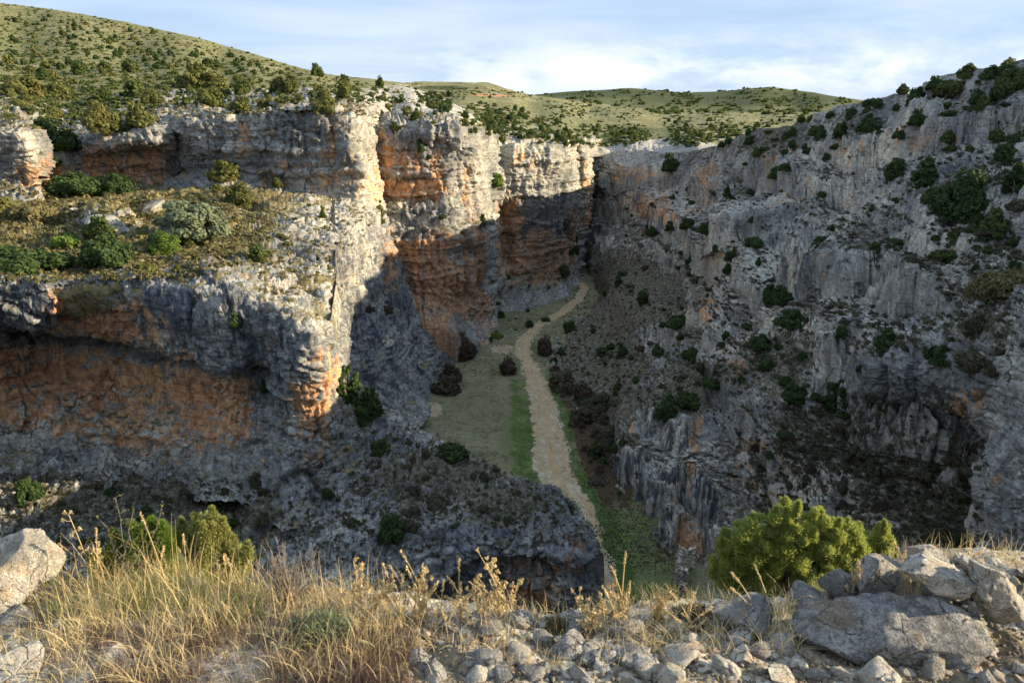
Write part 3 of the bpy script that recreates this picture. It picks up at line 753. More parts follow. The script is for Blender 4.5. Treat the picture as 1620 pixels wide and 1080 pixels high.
def right_wear(P):
    och = blobs(P, [(990,275,70,16,0.5),(1055,325,60,30,0.8),(1120,280,24,26,0.7),(1230,245,50,18,0.55),(1120,480,16,30,0.85),(1170,580,26,18,0.7),(1100,700,10,80,0.85,8),
                (1090,850,22,45,0.9),(1190,710,22,16,0.7),(1190,770,60,24,0.45,30),(995,680,6,40,0.9),(1470,220,70,18,0.35),(1560,620,30,60,0.5),(1260,330,30,30,0.35),(1340,240,40,20,0.35)])
    veg = blobs(P, [(1370,730,200,120,0.85),(1210,560,90,70,0.3),(1000,470,120,80,0.42),(950,600,80,100,0.55),(1100,610,90,50,0.4),(1560,480,60,36,0.45),(1200,210,130,34,0.38)])
    stk = np.clip(0.25 + blobs(P, [(1050,780,110,130,1.4),(1060,330,90,40,0.8),(1240,400,60,60,0.5)]), 0, 1.3)
    patch = scree_mask(P)
    return wear_of(P, och * 0.95 + 0.10 + 0.25 * np.clip(fbm(P, 1 / 9, 2, 0.5, 78.0), -0.3, 1), veg + 0.62 * patch - 0.08, stk, 0.25 - 0.5 * patch + 0.45 * (1 - sstep(np.abs(normals(P)[..., 2]), 0.45, 0.75)), 0.66)
wr = right_wear(P)
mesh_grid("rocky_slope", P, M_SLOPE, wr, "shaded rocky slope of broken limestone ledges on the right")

P = sheet_cols(ptsG, (902, 1180), [(902,240),(928,242),(934,240),(1000,240),(1085,239),(1150,224),(1180,212)], [(902,480),(928,470),(966,418),(1012,368),(1066,318),(1116,268),(1180,232)], 1.5, 2e-5)
P = bumps(P, [(1000,270,70,30,1.5),(1060,320,60,26,1.6),(1140,300,30,26,1.6)])
P = right_relief(P, 0) 
P = P * 1.002
wr = right_wear(P)
e1 = P[:, :1] + np.array([2, 12, -1.0]); e3 = P[:, -1:] + np.array([-1.0, 0, -3.0])
P = np.concatenate([e1, P, e3], 1); wr = np.concatenate([wr[:, :1], wr, wr[:, -1:]], 1)
c0 = P[:1] + np.array([0.4, 5, 0.0]); P = np.concatenate([c0, P], 0); wr = np.concatenate([wr[:1], wr], 0)
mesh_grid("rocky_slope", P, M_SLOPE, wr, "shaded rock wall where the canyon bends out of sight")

# ---- buttress with a hollow beneath it, far right
colsK = [
 [(1345,560,66),(1362,572,57),(1366,585,55.5),(1368,600,55.5),(1368,618,56),(1366,632,57.5),(1360,640,61)],
 [(1400,520,66),(1405,545,55),(1408,575,52.5),(1410,600,52),(1412,625,52.5),(1412,640,54),(1405,650,58)],
 [(1455,500,62),(1455,530,52.5),(1460,570,50),(1465,600,49.5),(1468,625,50),(1470,642,52),(1465,650,57)],
 [(1510,485,58),(1510,520,49),(1515,565,47),(1520,605,46.5),(1525,645,47),(1528,668,49),(1520,672,55)],
 [(1550,470,55),(1550,510,46.5),(1558,560,44.5),(1562,610,44),(1568,660,44),(1572,700,45),(1566,705,51)],
 [(1600,455,52),(1600,500,44),(1600,560,42),(1600,620,41),(1590,690,41),(1582,715,41.5),(1575,720,47)],
 [(1640,440,50),(1640,490,42),(1640,560,40),(1640,640,38.5),(1640,760,37.5),(1640,880,36),(1640,960,34)],
 [(1760,420,46),(1760,480,38),(1760,560,36),(1760,640,34.5),(1760,760,33.5),(1760,900,32),(1760,980,30)],
]
P = loft(colsK, ST)
P = bumps(P, [(1385,590,14,30,0.7),(1400,600,5,40,-0.6),(1480,590,30,30,0.5),(1450,560,5,40,-0.4),(1560,600,14,40,0.6)])
P0 = P
P = rock(P, 0.5, 0.6, 0.5, 0, 1.0, off=91.0, ribs=0.6, scale=0.9)
wr = wear_of(P, blobs(P0, [(1530,640,40,30,0.75,30),(1600,690,30,20,0.6),(1500,620,40,20,0.35)]), blobs(P0, [(1560,520,50,36,0.7)]),
             0.3 + blobs(P0, [(1520,640,50,40,0.5)]), 0.25, 0.7)
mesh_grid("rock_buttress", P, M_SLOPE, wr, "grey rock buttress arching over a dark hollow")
colsL = [
 [(1590,680,46),(1580,705,41.5),(1565,730,40),(1552,780,39.3),(1555,850,38.5),(1560,930,37),(1560,1000,35)],
 [(1600,672,45),(1592,695,40),(1580,725,38.3),(1572,780,37.6),(1575,850,37),(1580,930,36),(1580,1000,34)],
 [(1640,650,44),(1635,675,38),(1630,720,36.3),(1630,780,35.6),(1632,850,35),(1635,930,34),(1635,1000,32.5)],
 [(1760,620,42),(1760,650,35),(1760,720,33.5),(1760,780,33),(1760,850,32),(1760,930,31),(1760,1000,30)],
]
colsL = [[(p[0] + 26, p[1], p[2] + 9) for p in colsL[0]], [(p[0] - 4, p[1], p[2] + 3) for p in colsL[0]]] + colsL
P = loft(colsL, ST)
P0 = P
P = rock(P, 0.6, 0.6, 0.5, 0, 1.0, off=97.0, ribs=0.5, scale=0.8)
wr = wear_of(P, blobs(P0, [(1575,760,20,20,0.5)]), 0, 0.35, 0.3, 0.5)
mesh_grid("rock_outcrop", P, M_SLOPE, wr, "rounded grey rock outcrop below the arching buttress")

# ---- spur and shelf below the cave cliff
ptsI = [(-420,690,53),(-200,700,57),(0,695,61),(120,700,62),(220,715,61),(315,745,58.5),(395,755,56),(430,765,53.5),(470,775,52),(500,770,52.5),(530,650,60),(545,600,66),
        (600,640,66),(645,668,66),(690,692,65),(740,726,62),(800,756,58.5),(870,776,54.5),(900,815,49.5),(930,858,45),
        (-420,800,43),(-200,800,46),(0,790,49),(150,785,51),(300,800,50),(420,840,46),(520,700,57),(520,800,48.5),(600,740,55),(620,800,49.5),(700,790,51),(800,810,48.5),(870,840,46.3),
        (0,860,42),(200,870,43),(380,870,43.5),(530,888,43),(650,862,44.5),(760,840,45.5),(840,852,44.6),(925,864,44),
        (-420,1000,32),(0,960,37),(200,960,39),(400,980,40),(530,1000,41),(650,1000,42.3),(760,1000,43.4),(840,1000,43.6),(925,1000,43.4),
        (530,930,41.7),(650,920,43.3),(760,905,44.3),(840,910,44.2),(925,920,43.7)]
P = sheet_cols(ptsI, (-420, 932), [(-420,690),(-200,700),(0,690),(120,690),(220,700),(315,735),(395,745),(430,752),(500,740),(522,640),(535,585),(560,600),(600,638),(645,668),(690,690),(740,724),(800,755),(870,774),(900,813),(932,858)],
               [(-420,1000),(932,1000)], ST, 2e-5)
P = bumps(P, [(180,760,40,16,1.8),(100,745,50,14,1.4),(40,800,60,20,1.2),(410,790,30,40,1.2),(890,860,30,20,0.8),(700,920,10,40,-0.8),(790,920,8,50,-1.0),(870,920,10,50,-1.2),(560,940,30,40,0.8),(350,800,60,40,-1.2)])
P0 = P
P = rock(P, 0.8, 0.85, 0.8, 0.30, 1.1, th=2.6, off=101.0, ribs=0.6)
foot = P[:, -1:].copy(); foot[..., 2] -= 2.5; foot[..., 1] += 0.4
foot2 = P[:, -1:].copy(); foot2[..., 2] -= 7; foot2[..., 1] += 0.2
P = np.concatenate([P, foot, foot2], 1)
L = P[-1:]; cs = []
for k in range(1, 41):
    t = k / 40.0
    q = L + np.array([0.35 * math.sin(t * 3.0) - 2.6 * t * t, 11.0 * t ** 1.25, -1.2 * t])
    cs.append(q + np.array([1.0, 0.3, 0.0]) * (0.7 * fbm(q, 1 / 2.2, 3, 0.55, 107.0) * min(1, 4 * t))[..., None])
P = np.concatenate([P] + cs, 0)
e1 = P[:, :1] + np.array([1.5, 2.5, -3]); e2 = e1 + np.array([1, 2, -12.0])
e1[-41:] += np.array([-3.5, -1.5, 1.5]); e2[-41:] += np.array([-5, -2, 2.0])
P = np.concatenate([e2, e1, P], 1)
och = blobs(P, [(850,925,60,45,0.8),(620,930,90,40,0.45),(190,770,40,10,0.5),(490,740,30,30,0.6),(90,815,60,10,0.4),(905,890,20,50,0.6)])
veg = blobs(P, [(700,760,130,50,0.6),(360,800,130,70,0.95),(150,800,220,60,0.6),(800,800,80,34,0.55),(560,640,50,50,0.4),(40,770,80,35,0.5)])
stk = np.clip(0.45 + blobs(P, [(700,930,260,60,0.9),(450,800,70,60,0.6),(0,720,120,60,1.0)]), 0, 1)
wr = wear_of(P, och, veg, stk, 0.0, 0.55)
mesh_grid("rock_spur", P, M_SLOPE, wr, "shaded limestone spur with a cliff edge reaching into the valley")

# ---- canyon floor
PATH = [(962,1010,40),(940,900,44),(926,850,52),(913,808,58),(886,765,58),(874,720,54),(868,685,48),(863,653,42),(856,627,36),(848,601,29),(836,575,22),(826,557,22),(829,541,24),(842,525,17),(856,512,15),(884,497,15),(905,481,14),(918,468,13),(924,456,11),(917,447,9),(902,442,8),(885,440,8)]
pc = UZ([p[0] for p in PATH], [p[1] for p in PATH], FLOOR_Z)
pw = 0.90 * np.array([p[2] for p in PATH]) / FPX * proj(pc)[2] / 2
tt = np.arange(len(pc)); ss_ = np.linspace(0, len(pc) - 1, 900)
pc = hermite(tt.astype(float), pc, ss_); pw = np.interp(ss_, tt, pw)

def path_distance(x, y):
    """signed distance outside the track edge, in metres"""
    xy = np.stack([x.ravel(), y.ravel()], -1)
    out = np.empty(len(xy)); sd = np.empty(len(xy))
    for a in range(0, len(xy), 20000):
        d = np.hypot(xy[a:a + 20000, None, 0] - pc[None, ::3, 0], xy[a:a + 20000, None, 1] - pc[None, ::3, 1])
        j = d.argmin(1)
        out[a:a + 20000] = d[np.arange(len(j)), j] - pw[::3][j]
        sd[a:a + 20000] = xy[a:a + 20000, 0] - pc[::3, 0][j]
    return out.reshape(x.shape), sd.reshape(x.shape)

gx = np.arange(-32, 30, 0.22); gy = np.concatenate([np.arange(34, 120, 0.26), np.arange(120, 260, 0.5)])
X, Y = np.meshgrid(gx, gy, indexing='ij')
P = np.stack([X, Y, np.full_like(X, FLOOR_Z)], -1)
pd, sd = path_distance(X, Y)
Q = np.stack([X, Y, 0 * X], -1)
P[..., 2] += 0.35 * fbm(Q, 1 / 9, 3, 0.5, 5.0) * sstep(pd, 0, 4) + 0.10 * fbm(Q, 1 / 1.6, 3, 0.55, 9.0) * sstep(pd, -0.5, 1.5) - 0.10 * (1 - sstep(pd, -0.8, 0.4)) + 0.03 * fbm(Q, 1 / 1.2, 2, 0.5, 19.0)
rise = np.maximum(sstep(X, 26, 34), sstep(-X, 20, 32))
P[..., 2] += 3.0 * rise
fn = np.stack([X, Y, 0 * X], -1)
wf = np.zeros(P.shape[:-1] + (4,))
edge = perlin(fn, 1 / 2.2, 33.0) * 0.7 + perlin(fn, 1 / 0.8, 35.0) * 0.35
wf[..., 0] = 1 - sstep(pd + edge * 1.6, -1.2, 1.6)
fx, fy, _ = proj(P)
side_g = np.where(sd < 0, 1 - sstep(np.abs(pd - 1.4 + edge), 0.9, 2.2), 1 - sstep(np.abs(pd - 1.2 + edge * 0.6), 0.6, 1.6)) * sstep(pd, 0.0, 0.5)
side_g = side_g * (0.30 + 1.1 * np.clip(1.5 * fbm(fn, 1 / 3.0, 4, 0.6, 36.0) + 0.45, 0, 1))
wf[..., 1] = np.clip(side_g * (0.95 * (fy > 600) + 0.25 * (fy <= 600)) + blobs(P, [(815,690,34,70,0.55),(880,610,18,40,0.7),(830,550,30,10,0.6),(760,640,80,60,0.34),(780,580,60,16,0.25),(1000,860,90,90,0.7),(960,800,40,60,0.5),(1020,930,110,70,0.6)]), 0, 1)
wf[..., 2] = np.clip(blobs(P, [(930,700,34,70,0.9),(905,620,30,40,0.8),(960,770,22,50,0.8),(720,610,40,14,0.5),(1060,850,40,60,0.5),(985,770,24,50,0.7),(870,590,14,16,0.6)]), 0, 1) * sstep(pd, 0.6, 2.0)
wf[..., 0] = np.maximum(wf[..., 0], blobs(P, [(685,648,18,14,0.9),(795,552,26,8,0.8)]))
wf[..., 3] = 1
mesh_grid("canyon_floor", P, M_FLOOR, wf, "flat canyon floor with thin turf and green verges")

# dirt track: its own sheet a little above the turf
m, b = new_mat("dirt_track")
Pn = b.n('ShaderNodeTexCoord').outputs['Object']
n1, n2, n3 = b.noise(Pn, 0.5, 5, 0.6), b.noise(Pn, 2.2, 6, 0.7), b.noise(Pn, 9, 4, 0.7)
tcol = b.ramp(b.math('ADD', b.math('MULTIPLY', n1, 0.35), b.math('ADD', b.math('MULTIPLY', n2, 0.35), b.math('MULTIPLY', n3, 0.3))),
              [(0.34, (0.24, 0.165, 0.085)), (0.5, (0.40, 0.285, 0.155)), (0.68, (0.55, 0.43, 0.27))])
at = b.n('ShaderNodeAttribute', attribute_name='wear')
sepc = b.n('ShaderNodeSeparateColor', {0: at.outputs['Color']})
tcol = b.mix(b.ss(b.math('ADD', sepc.outputs[1], b.math('MULTIPLY', b.math('SUBTRACT', n2, 0.5), 1.5)), 0.5, 0.75), tcol, b.ramp(n3, [(0.3, (0.06, 0.08, 0.025)), (0.7, (0.17, 0.17, 0.07))]))
tcol = b.mix(b.math('MULTIPLY', b.ss(n3, 0.64, 0.74), 0.5), tcol, (0.5, 0.47, 0.41))
finish(b, tcol, 0.95, b.math('ADD', n2, n3), 0.5, 0.1)
M_PATH = m
nr = 64
tg = np.gradient(pc[:, :2], axis=0); tg /= np.linalg.norm(tg, axis=1)[:, None] + 1e-9
nrm = np.stack([-tg[:, 1], tg[:, 0]], -1)
lat = np.linspace(-1, 1, nr)
PP = np.zeros((len(pc), nr, 3))
PP[..., :2] = pc[:, None, :2] + nrm[:, None] * (lat[None] * (pw[:, None] + 0.35))[..., None]
ix = np.clip(np.searchsorted(gx, PP[..., 0]), 1, len(gx) - 1); iy = np.clip(np.searchsorted(gy, PP[..., 1]), 1, len(gy) - 1)
zf = np.maximum.reduce([P[ix - 1, iy, 2], P[ix, iy, 2], P[ix, iy - 1, 2], P[ix - 1, iy - 1, 2]])
flat = np.stack([PP[..., 0], PP[..., 1], 0 * zf], -1)
PP[..., 2] = zf + 0.012 - 0.05 * np.exp(-((np.abs(lat[None]) - 0.42) / 0.14) ** 2) + 0.02 * perlin(flat, 1.3, 14.0)
wp = np.zeros(PP.shape[:-1] + (4,)); wp[..., 3] = 1
wp[..., 1] = 0.5 * np.abs(lat[None]) ** 3 + 0.42 * np.exp(-(lat[None] / 0.15) ** 2) + 0.5 * np.clip(fbm(flat, 1 / 5, 2, 0.5, 15.0), -0.4, 1)
tr = mesh_grid("dirt_track", PP, M_PATH, wp, "pale dirt track winding along the canyon floor")
# worn, broken edges: faces beyond a ragged outline are left to the turf
import bmesh
cut = (np.abs(lat[None]) + 0.75 * fbm(flat, 1 / 2.6, 5, 0.62, 16.0) > 0.78)
cq = (cut[:-1, :-1] & cut[1:, 1:]).ravel()
bm = bmesh.new(); bm.from_mesh(tr.data); bm.faces.ensure_lookup_table()
bmesh.ops.delete(bm, geom=[bm.faces[i] for i in np.nonzero(cq)[0]], context='FACES')
bm.to_mesh(tr.data); bm.free()

# near rim: the plateau the viewer stands on, running round to the right-hand slope
EDGE = [(-140,-6),(-30,0.4),(-6,2.2),(-3,2.55),(-1.6,2.8),(-0.6,2.6),(0.2,2.45),(1,2.5),(2,2.85),(2.8,3.1),(4,3.4),(6,4.2),(12,7.5),(20,15),(30,28),(57,58),(75,75),(160,90)]
def rim_height(x, y):
    """land under the viewer: slopes gently to the brink, then falls away"""
    e = np.interp(x, *zip(*EDGE))
    q = np.stack([x, y, 0 * x], -1)
    e = e + 0.8 * perlin(q, 1 / 7, 44.0) * sstep(np.abs(x), 4, 9) + 0.16 * perlin(q, 1.4, 45.0)
    t = y - e
    base = -1.45 - 0.25 * np.clip(y, -1.5, 3.2) - 3.4 * sstep(x, 3.5, 12) + 4.6 * sstep(x, 16, 60) + 0.6 * perlin(q, 1 / 14, 47.0) * sstep(np.hypot(x, y), 4, 15)
    base = base + 0.15 * np.exp(-((x - 2.2) / 0.75) ** 2 - ((y - 2.75) / 0.40) ** 2)
    far = sstep(np.abs(x), 5, 10)
    return base - 36 * sstep(t, 0.0, 14.0 - 7 * far) - (2.2 + 4 * far) * np.clip(t, 0, 3)
def fg_height(x, y):
    q = np.stack([x, y, 0 * x], -1)
    return rim_height(x, y) + 0.045 * fbm(q, 2.2, 3, 0.5, 48.0) + 0.02 * fbm(q, 9.0, 2, 0.5, 48.5)
gx = np.concatenate([np.arange(-140, -12, 2.0), np.arange(-12, 12, 0.4), np.arange(12, 160, 1.2)]); gy = np.concatenate([np.arange(-120, -4, 3.0), np.arange(-4, 14, 0.4), np.arange(14, 100, 1.2)])
X, Y = np.meshgrid(gx, gy, indexing='ij')
Z = rim_height(X, Y) - 0.25 * (1 - sstep(np.maximum(np.abs(X) - 3.5, np.abs(Y - 2.4) - 2.4), 0.2, 0.8))
P = np.stack([X, Y, Z], -1)
P = P + np.array([0, 0, 1.0]) * (0.8 * fbm(P, 1 / 5, 3, 0.5, 49.0) * sstep(np.hypot(X, Y), 7, 14))[..., None]
wh = np.zeros(P.shape[:-1] + (4,)); wh[..., 2] = 0.5; wh[..., 3] = 1
mesh_grid("canyon_rim", P, M_HILL, wh, "dry turf of the rim the viewer stands on")
TERRAIN.pop()

# broad ground far below everything, out to the horizon
g = np.array([[[-6000, -200, -62], [-6000, 9000, -62]], [[6000, -200, -62], [6000, 9000, -62]]], float)
mesh_grid("ground", g, M_HILL, np.ones((2, 2, 4)) * np.array([0, 0, 0.1, 1]), "dry land reaching to the horizon")
TERRAIN.pop()

# ------------------------------------------------------------------ where the land is seen: a coarse depth map of the terrain points
BIN = 3.0
NX, NY = int(1700 / BIN), int(1120 / BIN)
zb = np.full((NX, NY), 1e9, np.float32); zi = np.full((NX, NY, 3), np.nan, np.float32); zn = np.zeros((NX, NY), np.float32)
for _, a_, n_ in TERRAIN:
    x_, y_, za_ = proj(a_.astype(float))
    i_ = ((x_ + 40) / BIN).astype(int); j_ = ((y_ + 20) / BIN).astype(int)
    ok = (za_ > 1) & (i_ >= 0) & (i_ < NX) & (j_ >= 0) & (j_ < NY)
    i_, j_, zz_, aa_, nn_ = i_[ok], j_[ok], za_[ok], a_[ok], n_[ok]
    o_ = np.argsort(-zz_)                                  # nearest written last
    i_, j_, zz_, aa_, nn_ = i_[o_], j_[o_], zz_[o_], aa_[o_], nn_[o_]
    near_ = np.full((NX, NY), 1e9, np.float32); near_[i_, j_] = zz_
    sel = near_ < zb
    ti = np.zeros((NX, NY, 3), np.float32); ti[i_, j_] = aa_
    tn = np.zeros((NX, NY), np.float32); tn[i_, j_] = nn_
    zi[sel] = ti[sel]; zn[sel] = tn[sel]; zb[sel] = near_[sel]

def seen(px, py):
    """the land point seen at a photo pixel and how level it is there"""
    i = int((px + 40) / BIN); j = int((py + 20) / BIN)
    for r in (0, 1, 2, 3):
        for a in range(-r, r + 1):
            for b_ in range(-r, r + 1):
                if max(abs(a), abs(b_)) == r and 0 <= i + a < NX and 0 <= j + b_ < NY and zb[i + a, j + b_] < 1e8:
                    return zi[i + a, j + b_].astype(float), float(zn[i + a, j + b_]), float(zb[i + a, j + b_])
    return None, 0, 0

# ------------------------------------------------------------------ plants
def foliage_material(name, dark, light, dry=None):
    m, b = new_mat(name)
    oi = b.n('ShaderNodeObjectInfo')
    P = b.n('ShaderNodeNewGeometry').outputs['Position']
    n = b.noise(P, 1.3, 3, 0.6)
    n2 = b.noise(P, 9.0, 2, 0.6)
    rnd = b.n('ShaderNodeNewGeometry').outputs['Random Per Island']
    f = b.math('ADD', b.math('MULTIPLY', n, 0.4), b.math('ADD', b.math('MULTIPLY', rnd, 0.45), b.math('MULTIPLY', n2, 0.2)))
    c = b.mix(b.ss(f, 0.2, 0.85), dark, light)
    c = b.mix(b.math('MULTIPLY', oi.outputs['Random'], 0.35), c, dry or tuple(x * 1.25 for x in light))
    finish(b, c, 0.75, None, trans=tuple(min(1, x * 1.5) for x in light))
    return m

F_DARK = foliage_material("dark_juniper_needles", (0.017, 0.032, 0.012), (0.055, 0.088, 0.026))
F_MID = foliage_material("green_shrub_leaves", (0.025, 0.042, 0.012), (0.085, 0.115, 0.030), (0.11, 0.11, 0.04))
F_OLIVE = foliage_material("olive_shrub_leaves", (0.045, 0.055, 0.014), (0.16, 0.165, 0.045), (0.18, 0.16, 0.06))
F_GREY = foliage_material("grey_green_leaves", (0.065, 0.085, 0.045), (0.19, 0.22, 0.13))
F_BRIGHT = foliage_material("fresh_green_leaves", (0.04, 0.075, 0.012), (0.14, 0.20, 0.035))
F_TWIG = foliage_material("bare_grey_twigs", (0.09, 0.075, 0.065), (0.22, 0.19, 0.17))
F_RUST = foliage_material("rusty_bare_twigs", (0.040, 0.030, 0.020), (0.11, 0.082, 0.058))
F_SCRUB = foliage_material("dry_scrub", (0.06, 0.058, 0.022), (0.20, 0.175, 0.075), (0.24, 0.19, 0.09))
F_SCRUBD = foliage_material("dark_scrub", (0.035, 0.036, 0.02), (0.12, 0.108, 0.065), (0.14, 0.115, 0.08))
F_VALLEY = foliage_material("valley_grass_blades", (0.045, 0.060, 0.018), (0.16, 0.165, 0.065), (0.20, 0.17, 0.09))
m, b = new_mat("shrub_bark")
nn_ = b.noise(b.n('ShaderNodeTexCoord').outputs['Object'], 8, 4, 0.6)
finish(b, b.ramp(nn_, [(0.3, (0.06, 0.045, 0.035)), (0.7, (0.19, 0.155, 0.125))]), 0.9)
M_BARK = m

def quads(c, size, rs, out=None, aspect=1.6, bias=0.6):
    """leaf-sized faces at points c, facing partly along out"""
    n = len(c)
    nrm = rs.normal(size=(n, 3))
    if out is not None: nrm = nrm * (1 - bias) + out * bias * 1.7
    nrm /= np.linalg.norm(nrm, axis=1)[:, None] + 1e-9
    t = rs.normal(size=(n, 3)); u = np.cross(nrm, t); u /= np.linalg.norm(u, axis=1)[:, None] + 1e-9
    v = np.cross(nrm, u)
    s = (size * rs.uniform(0.6, 1.35, n))[:, None]
    u = u * s * 0.5; v = v * s * 0.5 * aspect
    V = np.stack([c - u * 0.5 - v, c + u - v * 0.2, c + u * 0.4 + v, c - u - v * -0.1], 1).reshape(-1, 3)
    return V, np.arange(4 * n).reshape(-1, 4)

def crown_points(seed, n, shape):
    """points through a crown about 1 wide; clumps on an uneven outline with gaps"""
    rs = np.random.default_rng(seed)
    hgt, cone, clumps = shape
    d = rs.normal(size=(clumps, 3)); d /= np.linalg.norm(d, axis=1)[:, None]
    d[:, 2] = np.abs(d[:, 2]) * 0.98 - 0.12
    rad = rs.uniform(0.45, 1.0, clumps) ** 0.5 * rs.uniform(0.8, 1.08, clumps)
    cz = (d[:, 2] + 0.12) * rad
    taper = 1 - cone * np.clip(cz, 0, 1)
    C = np.stack([d[:, 0] * rad * 0.40 * taper, d[:, 1] * rad * 0.40 * taper, 0.06 + np.clip(cz, 0, 1.2) * hgt * 0.86], -1)
    nl = int(rs.integers(2, 6)); la = rs.uniform(0, 6.28, nl)
    lo_ = np.stack([np.cos(la), np.sin(la), 0 * la], -1) * rs.uniform(0.08, 0.30, (nl, 1)); lz = rs.uniform(0.5, 1.0, nl); lz[0] = 1.0; lo_[0] *= 0.3
    pick = rs.integers(0, nl, clumps)
    C = C * np.stack([0.55 + 0.2 * lz[pick], 0.55 + 0.2 * lz[pick], lz[pick]], -1) + lo_[pick]
    per = n // clumps
    cr = rs.uniform(0.085, 0.19, clumps) * (1 - 0.35 * cone * np.clip(cz, 0, 1))
    e = rs.normal(size=(clumps, per, 3)); e /= np.linalg.norm(e, axis=2)[..., None]
    r = rs.uniform(0.35, 1.0, (clumps, per, 1)) ** 0.6
    pts = C[:, None] + e * r * cr[:, None, None] * np.array([1.1, 1.1, 0.95])
    out = e * 0.6 + (C - np.array([0, 0, hgt * 0.3]))[:, None] * 1.2
    out /= np.linalg.norm(out, axis=2)[..., None]
    pts[..., 2] = np.maximum(pts[..., 2], 0.0)
    return pts.reshape(-1, 3), out.reshape(-1, 3), C, rs

def tube(path, radii, sides=5):
    """tapered stem along a list of points"""
    path = np.asarray(path, float); V = []; F = []
    for i, p in enumerate(path):
        t = path[min(i + 1, len(path) - 1)] - path[max(i - 1, 0)]
        t /= np.linalg.norm(t) + 1e-9
        a = np.cross(t, [0.3, 0.9, 0.2]); a /= np.linalg.norm(a) + 1e-9
        b_ = np.cross(t, a)
        for k in range(sides):
            an = 2 * math.pi * k / sides
            V.append(p + radii[i] * (a * math.cos(an) + b_ * math.sin(an)))
    for i in range(len(path) - 1):
        for k in range(sides):
            k2 = (k + 1) % sides
            F.append([i * sides + k, i * sides + k2, (i + 1) * sides + k2, (i + 1) * sides + k])
    return np.array(V), np.array(F)

def join(parts):
    V = []; F = []; o = 0
    for v, f in parts:
        V.append(v); F.append(f + o); o += len(v)
    return np.concatenate(V), np.concatenate(F)

def make_mesh(name, V, F, mat, smooth=False):
    me = bpy.data.meshes.new(name)
    fast_mesh(me, V, F)
    if smooth: me.polygons.foreach_set('use_smooth', np.ones(len(F), bool))
    me.materials.append(mat)
    return me

SHAPES = {'round': (0.80, 0.25, 46), 'juniper': (1.15, 0.55, 50), 'low': (0.45, 0.1, 44), 'tall': (1.55, 0.6, 48), 'twig': (0.75, 0.1, 40)}
_protos = {}
def proto(shape, mat, lod, seed):
    key = (shape, mat.name, lod, seed)
    if key in _protos: return _protos[key]
    n, leaf = {'hi': (9000, 0.040), 'mid': (2600, 0.070), 'lo': (520, 0.14)}[lod]
    sd = (hash_str(shape) + 101 * seed) % 99991
    pts, out, C, rs = crown_points(sd, n, SHAPES[shape])
    V, F = quads(pts, leaf * (0.6 if shape == 'twig' else 1), rs, out, aspect=3.0 if shape == 'twig' else 1.6, bias=0.15 if shape == 'twig' else 0.55)
    crown = make_mesh("crown", V, F, mat)
    st = []
    for k in range(min(14, len(C))):
        c = C[rs.integers(len(C))]
        mid = c * np.array([0.45, 0.45, 0.5]) + rs.normal(size=3) * 0.03
        st.append(tube([[rs.normal() * 0.02, rs.normal() * 0.02, -0.12], mid, c], [0.028, 0.018, 0.006], 5))
    stem = make_mesh("stem", *join(st), M_BARK)
    both = None
    if lod == 'lo':
        both = crown
    _protos[key] = (crown, stem)
    return _protos[key]

def hash_str(s_):
    h = 0
    for ch in s_: h = (h * 131 + ord(ch)) % 1000003
    return h

KIND_NAME = {('round', 'dark_juniper_needles'): 'juniper_bush', ('round', 'olive_shrub_leaves'): 'olive_bush', ('round', 'dark_scrub'): 'scrub_bush', ('low', 'dark_scrub'): 'scrub_bush', ('round', 'rusty_bare_twigs'): 'rusty_bush', ('round', 'grey_green_leaves'): 'grey_shrub', ('round', 'fresh_green_leaves'): 'green_bush'}
def tag(o, label, cat, group=None):
    o['label'] = label; o['category'] = cat
    if group: o['group'] = group
    return o

def plant(P, width, shape, mat, label, group=None, name=None, cat='shrub', lod='mid', seed=None, sink=0.06, squash=1.0):
    seed = random.randrange(4) if seed is None else seed
    crown, stem = proto(shape, mat, lod, seed)
    nm = name or KIND_NAME.get((shape, mat.name)) or ('juniper_shrub' if shape in ('juniper', 'tall') else 'bare_shrub' if shape == 'twig' else 'round_shrub' if shape == 'round' else 'low_shrub')
    rz = random.uniform(0, 6.283)
    loc = Vector(P) - Vector((0, 0, width * sink))
    sc = Vector((width * random.uniform(0.8, 1.15), width * random.uniform(0.85, 1.2), width * random.uniform(0.78, 1.18) * squash))
    if lod == 'lo':
        r = bpy.data.objects.new(nm, crown)
        COL.objects.link(r)
    else:
        r = bpy.data.objects.new(nm, None); COL.objects.link(r)
        c = bpy.data.objects.new('crown', crown); c.parent = r; COL.objects.link(c)
        t = bpy.data.objects.new('stem', stem); t.parent = r; COL.objects.link(t)
    r.location = loc; r.scale = sc; r.rotation_euler = (random.uniform(-0.08, 0.08), random.uniform(-0.08, 0.08), rz)
    tag(r, label, cat, group)
    return r

def put(px, py, wpx, shape, mat, label, group=None, lod=None, **k):
    if wpx > 100 and shape == 'round': k['squash'] = 0.62
    """a shrub standing on the land seen at photo pixel (px, py), wpx photo pixels wide"""
    p, nz, za = seen(px, py)
    if p is None: return None
    wd = 1.08 * wpx * za / FPX
    lod = lod or ('hi' if wpx > 55 else 'mid' if wpx > 17 else 'lo')
    return plant(p, wd, shape, mat, label, group, lod=lod, **k)

